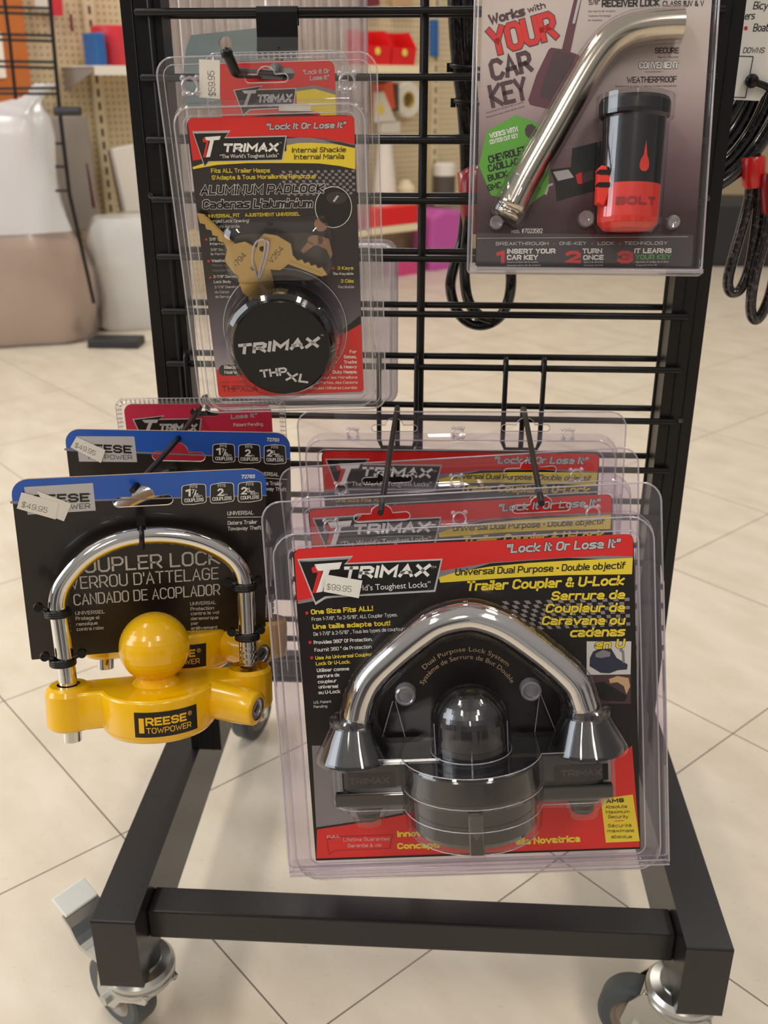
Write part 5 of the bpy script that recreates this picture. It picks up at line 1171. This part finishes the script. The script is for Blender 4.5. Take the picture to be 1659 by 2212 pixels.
for path in ([(247.9,807.6,-70),(267.8,819.3,-70),(283.2,836.5,-70),(294.4,855.1,-70),(303.5,877.2,-70),(305.1,906.6,-70),(295.2,944.1,-70),(270.2,977,-70),(236,995,-70),(200.3,995.3,-70),(183.4,966.7,-70),(181.6,925.9,-70),(193.2,875.7,-70),(212.9,831.5,-70),(230.2,811.7,-70)],
        [(247.5,816.2,-82),(266,829.9,-82),(279.8,848,-82),(289.6,868.2,-82),(296.6,891.1,-82),(298.7,918.2,-82),(287.4,952.1,-82),(264.9,981.6,-82),(235.3,992.6,-82),(203.5,989.2,-82),(190.5,960.1,-82),(190.5,922.4,-82),(199.3,879.4,-82),(216.7,838.9,-82),(231.9,819.9,-82)],
        [(247.7,829.3,-90),(263.1,844.3,-90),(274.8,862.3,-90),(282.3,881.5,-90),(286.8,902.8,-90),(287.5,926.1,-90),(274.8,956.3,-90),(255.8,975,-90),(234.5,982.4,-90),(210.5,978.9,-90),(201.2,953,-90),(200.8,918.6,-90),(209.5,879.2,-90),(221.8,846.7,-90),(234.4,831.8,-90)],
        [(241.5,842.6,-76),(253.8,858.8,-76),(263.4,875.5,-76),(270.1,892.8,-76),(274.2,910.5,-76),(274.2,933.3,-76),(262.4,959.3,-76),(244.3,974,-76),(227.7,977.7,-76),(212.5,970.5,-76),(205.4,944.8,-76),(205.9,914.5,-76),(212.4,883.4,-76),(222.9,855.5,-76),(231.9,844.2,-76)]):
    mb.tube(smooth_path(path, 4, True), 6.6, 'braided_cable', 12, True)
mb.build('cable_coil', cc)
for nm_, lp, sl in (('a', [(284.5,819.7,-66),(285.8,799,-66),(282.2,769.3,-66),(277.7,738.9,-66),(276.7,720.3,-66),(281.4,711.4,-66),(289.8,715,-66),(295,734.6,-66),(296.1,769.4,-66),(295.2,799,-66),(292.2,819.7,-66)], [(284.2,836.8,-66),(284.5,834.4,-66),(287.7,812.3,-66),(288.1,809.4,-66)]),
        ('b', [(302.8,795.7,-58),(303.5,770.5,-58),(299.3,731.6,-58),(298.8,705,-58),(301.7,690.6,-58),(307.6,687,-58),(314,700.7,-58),(317.4,727.4,-58),(316,770.6,-58),(313.1,799.9,-58)], [(301.1,823.6,-58),(301.4,821.2,-58),(306.1,790.7,-58),(306.6,787.4,-58)])):
    mb = MB(); mb.tube(smooth_path(lp, 5), 5.2, 'braided_cable_grey', 14); lo_ = mb.build('cable_loop', cc)
    mb = MB(); mb.tube(sl, [9.6, 11, 10.4, 9], 'red_plastic' if nm_ == 'a' else 'red_dark_plastic', 20); mb.build('red_sleeve', cc)

# ---------------------------------------------------------------- store shelving behind (wall frame: s along the wall, height, out from the wall)
def wroot(name, label, cat, group=None, at=(0, 0, 0)):
    return root(name, POSE['WL'] @ Matrix.Translation((at[0]*.001, at[1]*.001, at[2]*.001)), label, cat, group)
def wthing(name, mb, label, cat, group=None, bev=0):
    o = mb.build(name, None, bev); o.matrix_world = POSE['WL']; return tag(o, label, cat, group)
for i, x in enumerate(((15.2,690.2,20)[0], (1872.4,629.4,20)[0], (15.2,690.2,20)[0]+2440)):
    mb = MB(); mb.box((-22, 0, 0), (22, 2300, 24), 'slotted_steel'); o = mb.build('trim_%d' % (i+1)); o.matrix_world = POSE['WL'] @ Matrix.Translation((x*.001, 0, .001)); tag(o, kind='structure')
def shelf(sa, sb, z, d, mat, label):
    mb = MB(); mb.box((sa, z-34, d-3), (sb, z, d), mat); mb.box((sa, z-5, 2), (sb, z, d-3), mat); o = wthing('gondola_shelf', mb, label, 'shelf', 'store shelves', 1.5)
    for s_ in (sa+6, sb-9):
        b_ = MB(); b_.prism([(z-5, 2), (z-5, d-20), (z-20, d-20), (z-90, 2)], s_, s_+3, 'box_grey', 'u'); b_.build('shelf_bracket', o)
    return o
sA = (-118.6,932.3,300)[0]; z_ = 962
shelf(sA, sA+560, z_, 300, 'shelf_white', 'white shelf behind the left post with a blue box and a red tub')
sB0, sB1 = (952.4,954.3,300)[0], (1518,957.6,300)[0]
shelf(sB0, sB1, (1351.7,974.2,300)[1], 300, 'shelf_cream', 'cream shelf carrying the two red open bins')
lz = (1353.5,257.2,300)[1]; shelf(sB0, sB1, lz, 300, 'shelf_cream', 'lower cream shelf with a long red tray on it')
def hopper(s0, s1, z0, zt, zl, label):
    o = wroot('storage_bin', label, 'bin', 'red open storage bins', (s0, z0, 170)); w = s1-s0; h = zt-z0; l = zl-z0; D = 130; mb = MB()
    sd = [(0, 0), (0, D-14), (l, D), (l+4, D-2), (h, D-52), (h, 0)]
    for x in (0, w-4): mb.prism([(a, b2) for a, b2 in sd], x, x+4, 'bin_red', 'u', 0)
    mb.box((4, 0, 0), (w-4, 4, D-14), 'bin_red'); mb.box((4, 0, 0), (w-4, h, 4), 'bin_red'); mb.add([(4, 0, D-14), (w-4, 0, D-14), (w-4, l, D), (4, l, D), (4, 0, D-18), (w-4, 0, D-18), (w-4, l, D-4), (4, l, D-4)], [(0, 1, 2, 3), (7, 6, 5, 4), (3, 2, 6, 7), (0, 4, 5, 1)], 'bin_red')
    mb.build('hopper', o, 1); mb = MB(); mb.lathe([(16, 0), (14, 1.5), (0, 2)], (w*.5, l*.72, D), 'yellow_label', 'w', 16); mb.build('round_label', o)
zb = (1351.7,974.2,300)[1]
hopper((1177.4,1050.1,300)[0], (1340.4,1053.1,300)[0], zb, (1310.8,1118.8,250)[1], (1269,1053.7,300)[1], 'red open bin on the cream shelf, left of the pair')
hopper((1348.7,1053.3,300)[0], (1493.2,1055.9,300)[0], zb, (1450.5,1114.7,250)[1], (1407.6,1048.5,300)[1], 'red open bin on the cream shelf, right of the pair')
def wbox(name, x, lab, cat, mat, w, d, grp=None, bev=6):
    """a carton against the wall frame: x = two corner points (lower left, upper right) on its front"""
    (s0, z0), (s1, z1) = x; mb = MB(); mb.box((s0, z0, w-d), (s1, z1, w), mat); return wthing(name, mb, lab, cat, grp, bev)
def pr2(a, b2): return ((a[0], a[1]), (b2[0], b2[1]))
wbox('storage_box', pr2(((-76.2,980.9,250)[0], z_+.5), (-38.1,1076.6,250)), 'blue box standing beside the red tub on the left shelf', 'box', 'box_blue', 250, 120)
mb = MB(); c = (25,1031.3,210); mb.lathe([(0, z_+.5), (78, z_+.5), (90, z_+60), (94, (33.3,1100.6,210)[1]), (88, (33.3,1100.6,210)[1]+4), (0, (33.3,1100.6,210)[1]+4)], (c[0]+30, 0, 150), 'tub_red', 'v', 28)
o = mb.build('plastic_tub'); o.matrix_world = POSE['WL']; tag(o, 'red plastic tub on the white shelf beside the left post', 'tub')
wbox('parts_tray', pr2(((932.4,292.4,298)[0], lz+.5), ((1521.2,336.5,298)[0], (1384.7,346.3,298)[1])), 'long red tray on the lower cream shelf', 'tray', 'bin_red', 296, 90)
# goods hung on the pegboard between the shelves
def hung(name, pts, w, d, mat, label, cat, bev=8, grp=None):
    mb = MB(); mb.prism(pts[::-1], w-d, w, mat, 'w', bev); return wthing(name, mb, label, cat, grp)
hung('hang_bag', [(1443.9,893.8),(1556.3,906.1),(1574.9,781.2),(1443.1,772.7)], 60, 40, 'orange_bag', 'orange hang bag on the pegboard behind the grid', 'bag')
hung('hang_card', [(1418.9,856.8),(1471.6,860.6),(1549.4,724.5),(1418.1,723.2)], 90, 20, 'tape_white', 'white triangular card with a yellow dot on the pegboard', 'card', 3)
mb = MB(); c = (1446.1,781.6,92); mb.lathe([(26, 91), (22, 93), (0, 93)], (c[0], c[1], 0), 'yellow_label', 'w', 16); wthing('round_tag', mb, 'yellow round tag on the white triangular card', 'tag')
hung('paint_brush', [(1568.4,897.7),(1592.5,897.7),(1596.3,770.1),(1571.9,770.5)], 60, 20, 'can_dark', 'dark brown handled tool hanging beside the tape roll', 'tool', 3)
mb = MB(); c = (1660.4,820.7,60); mb.lathe([(40, 10), (78, 10), (84, 16), (84, 52), (78, 58), (40, 58), (40, 10)], (c[0], c[1], 0), 'tape_white', 'w', 28); mb.lathe([(40, 12), (34, 12), (34, 56), (40, 56)], (c[0], c[1], 0), 'tape_core', 'w', 28)
wthing('tape_roll', mb, 'white roll of tape with tan core on the pegboard', 'tape roll')
wbox('paper_box', pr2((1467.5,666.3,80), (1588.5,723.3,80)), 'pale pink box hanging under the triangular card', 'box', 'tape_white', 80, 40)
def can(x, y0, y1, r, w, mats, label, name='paint_can'):
    o = wroot(name, label, 'can', None, (x, y0, w)); h = y1-y0; mb = MB(); mb.lathe([(0, 0), (r, 0), (r, h*.62), (0, h*.62)], (0, 0, 0), mats[0], 'v', 24); mb.build('can_body', o)
    mb = MB(); mb.lathe([(r*.98, h*.62), (r, h*.64), (r, h*.94), (r*.8, h), (0, h)], (0, 0, 0), mats[1], 'v', 24); mb.build('lid', o)
mb = MB(); c = (1460.1,475.4,160); t0 = (1459.9,647.9,160)[1]
mb.lathe([(0, lz+.5), (58, lz+.5), (62, lz+20), (60, lz+120), (36, t0-30), (24, t0), (0, t0)], (c[0]-10, 0, 120), 'can_white', 'v', 28); wthing('plastic_jug', mb, 'white rounded jug on the lower cream shelf behind the grid', 'jug')
mb = MB(); c = (1574.5,425.4,170); mb.lathe([(0, lz+.5), (50, lz+.5), (52, lz+150), (20, lz+190), (0, lz+190)], (c[0]+20, 0, 110), 'shelf_cream', 'v', 28); wthing('plastic_jug', mb, 'cream bottle beside the white jug on the lower cream shelf', 'jug')
z3 = (1867.4,346.1,120)[1]; shelf((1757.3,344.9,160)[0], (2169.9,316.9,160)[0], z3, 160, 'shelf_cream', 'short cream shelf under the silver jar right of the middle upright')
a = (1886.2,343.3,100); can(a[0], z3+.5, (1880.9,513.6,100)[1], 58, 90, ('can_dark', 'can_white'), 'dark jar with white lid behind the red cable sleeve')
hung('blue_pack', [(1824.6,1189.2),(1862.3,1190.4),(1866.9,1022.2),(1828.7,1021.7)], 50, 30, 'box_blue', 'narrow blue pack hanging right of the middle upright', 'pack', 4)
hung('storage_bag', [(1635.1,270.7),(1730.8,304.4),(1897.4,282.8),(1932.7,-42),(1644.9,-14.1)], 260, 150, 'bag_purple', 'purple bag low behind the cable lock', 'bag', 22)
hung('storage_bag', [(1416.9,85.8),(1598.9,85.4),(1607.4,-19),(1423.6,-7.1)], 262, 130, 'bag_pink', 'pink bag at the foot of the shelving beside the purple bag', 'bag', 14)
hung('hang_bag', [(1790.6,335.6),(2081.2,328),(2085,242.4),(1792.2,260)], 70, 50, 'tape_white', 'white bag hanging just above the purple bag', 'bag', 8)
# top row of packages seen past the ribbed pack
hung('hang_bag', [(1362.8,1293.5),(1469.3,1298.6),(1474.7,1236.5),(1367.5,1228.3)], 60, 30, 'maroon_thing', 'maroon pack at the very top beside the ribbed plastic', 'pack', 4)
hung('hang_bag', [(1555.3,1312.4),(1672.8,1318.1),(1679.8,1238.6),(1561.4,1232)], 60, 30, 'tan_print', 'tan pack at the very top left of the middle vertical rod', 'pack', 4)
# left strip
hung('hang_card', [(-213.1,1219.1),(-158.9,1221.7),(-165.1,1152.7),(-219.1,1153.8)], 60, 14, 'can_white', 'white printed pack at the top left of the pegboard', 'pack', 2)
hung('hang_card', [(-148.8,1222),(-104.7,1224.1),(-110.9,1138.7),(-157.2,1137.1)], 62, 14, 'tub_red', 'red pack at the top left of the pegboard', 'pack', 2)
hung('red_stick', [(-72.1,1147.4),(-64.5,1147.7),(-65.2,1086.2),(-74.7,1086)], 40, 12, 'maroon_thing', 'short thin red stick hanging on the pegboard', 'tool', 2)
hung('red_stick', [(-135.4,610.7),(-123.8,610.2),(-110.4,435.7),(-130.2,437.2)], 160, 12, 'maroon_thing', 'long thin red stick leaning by the grey cartons', 'tool', 2)
dr = MB(); dr.prism([(-505,1259.5),(-286.5,1271.9),(-298.3,828),(-436.4,-111),(-730.2,-62.5)][::-1], 60, 120, 'orange_wood'); o = dr.build('door_1', None, 3); o.matrix_world = POSE['WL']; tag(o, kind='structure')
mb = MB(); mb.prism([(-486.2,1084.5),(-384.4,1072.1),(-389.3,920),(-514.5,913.7)][::-1], 121, 126, 'bright_pane'); pn = mb.build('door_pane', o)
g0, g1 = (-262.6,425.7,120), (-102.6,783.2,120)
wbox('carton_stack', pr2((g0[0], 350), (g1[0], g1[1])), 'grey brown carton behind the thin black frame at left', 'box', 'box_grey', 160, 110)
hung('leaning_pack', [(-32,660.3),(64.1,674.1),(76.5,410.6),(-2.5,412.9)], 200, 34, 'can_white', 'white printed pack leaning against the pegboard by the left post', 'pack', 5)
hung('leaning_pack', [(-23.7,651.4),(-8.9,657.8),(23.6,411.5),(3,413)], 164, 30, 'can_dark', 'dark edged pack behind the white leaning pack', 'pack', 4)
# clear bags of goods on the floor
def bag(name, cx, cy, rz, w, d, h, rows, split, mats, label, cat):
    """soft bag: stacked rounded sections with small folds; film changes from filled to empty at the split row"""
    o = root(name, Matrix.Translation((cx*.001, cy*.001, 0)) @ Matrix.Rotation(math.radians(rz), 4, 'Z'), label, cat); mb = MB(); R = []; n = 40
    for t_, k, sh in rows:
        r = []
        for i in range(n):
            a = 2*math.pi*i/n; wob = 1+.05*math.sin(5*a+t_*9)+.035*math.sin(9*a-t_*15); ca, sa = math.cos(a), math.sin(a)
            r.append((sh+w/2*k*wob*math.copysign(abs(ca)**.6, ca), d/2*k*wob*math.copysign(abs(sa)**.7, sa), h*t_))
        R.append(r)
    mb.loops(R[:split+1], mats[0], (True, False), True); mb.loops(R[split:], mats[1], (False, True), True); mb.build('bag_film', o)
    return o
BR = ((0, .92, 0), (.03, 1, 0), (.15, 1.02, 0), (.28, 1.0, 0), (.38, .93, 0), (.45, .84, -8), (.55, .78, -12), (.68, .74, -10), (.80, .72, -4), (.88, .70, 0), (.91, .5, 40), (.935, .24, 110), (.95, .13, 150), (.97, .10, 170), (.985, .16, 190), (1, .12, 200))
gb = bag('pellet_bag', -1600, 2715, 20, 560, 270, 900, BR, 5, ('bag_film', 'poly_bag'), 'tall knotted clear bag of brown pellets on the floor at left', 'bag')
mb = MB(); R = []
for t_, k in ((.008, .88), (.03, .965), (.15, .985), (.28, .96), (.38, .89), (.425, .82), (.44, .6), (.445, .2)):
    R.append([(280*k*math.copysign(abs(math.cos(a))**.6, math.cos(a))*(1+.05*math.sin(5*a+t_*9)+.035*math.sin(9*a-t_*15)), 135*k*math.copysign(abs(math.sin(a))**.7, math.sin(a))*(1+.05*math.sin(5*a+t_*9)+.035*math.sin(9*a-t_*15)), 900*t_+12*math.sin(3*a)*(t_ > .35)) for a in [2*math.pi*i/40 for i in range(40)]])
mb.loops(R, 'pellets', (True, True), True); tag(mb.build('brown_pellets', gb), kind='stuff')
lb = [(-1510.2,794.8),(-1477,784.7),(-1472.4,693.1),(-1528.6,682.7)]; mb = MB(); mb.loops([[(x, -2540, y) for x, y in lb], [(x, -2543, y) for x, y in lb]], 'sticker_paper'); q = mb.build('bag_label', gb); q.matrix_local = gb.matrix_world.inverted()
fx = (-1273,133.7,-2900)[0]
fb = bag('foil_bag', fx+45, 2975, 20, 320, 200, 430, ((0, .85, 0), (.05, .97, 0), (.3, 1.02, 10), (.6, 1.04, 0), (.8, 1.0, -10), (.93, .92, 0), (1, .8, 0)), 3, ('foil', 'foil'), 'shiny crumpled clear bag beside the thin black frame on the floor', 'bag')
# wire stand at left
ws = root('wire_stand', (0, 0, 0), 'thin black wire grid stand behind the knotted bag at left', 'wire stand'); Yw = 3020
mb = MB(); mb.tube([far(p) for p in [(-1289.8,1201.1,-2600),(-1298.3,984.8,-2600),(-1304.8,821.9,-2600),(-1306.1,545.7,-2600),(-1264.9,167.8,-2600)]], 7, 'powder_black', 8); mb.build('upright', ws)
mb = MB(); mb.tube([far(p) for p in [(-1442,1202.1,-2600),(-1442.9,1040.6,-2600),(-1450.3,850.9,-2600)]], 6, 'powder_black', 8); mb.build('upright', ws)
for k, q in enumerate(([(-1505.9,1130.6,-2600),(-1288.3,1124,-2600)], [(-1508.6,1114.4,-2600),(-1290.9,1105.2,-2600)], [(-1519.3,1050.5,-2600),(-1296.3,1044.1,-2600)], [(-1522,1034,-2600),(-1297,1027.6,-2600)], [(-1532.9,968.8,-2600),(-1297.8,965.3,-2600)], [(-1535.4,953.4,-2600),(-1298.7,947.1,-2600)], [(-1547,884,-2600),(-1302.3,886.4,-2600)], [(-1549.4,869.7,-2600),(-1304.9,867.9,-2600)], [(-1332.6,712.1,-2600),(-1300.3,712.1,-2600)], [(-1342.9,637.2,-2600),(-1300.5,637.3,-2600)], [(-1353.8,557.9,-2600),(-1301.2,558.1,-2600)])):
    mb = MB(); mb.tube([far(p) for p in q], 4.5, 'powder_black', 6); mb.build('cross_wire', ws)
mb = MB(); q = [(-1317.9,814.9,-2590),(-1229,814.9,-2590)]; mb.tube([far(p) for p in q], 14, 'dark_bin', 10); mb.build('bracket_arm', ws)
q = (-1299.5,135.1,-2650); mb = MB(); mb.box((q[0]-10, 2600, 0), (q[0]+180, 2700, 30), 'dark_bin'); mb.build('stand_foot', ws, 4)
# far right: dark bin on the floor behind the cable loops
mb = MB(); q = (1560.5,109.9,-4600)
mb.prism([(q[0]-300, 4500), (q[0]+500, 4500), (q[0]+500, 4900), (q[0]-300, 4900)], 0, 330, 'dark_bin', 'w', 20); o = mb.build('floor_bin'); tag(o, 'dark blurred bin on the floor behind the looped cables at right', 'bin')
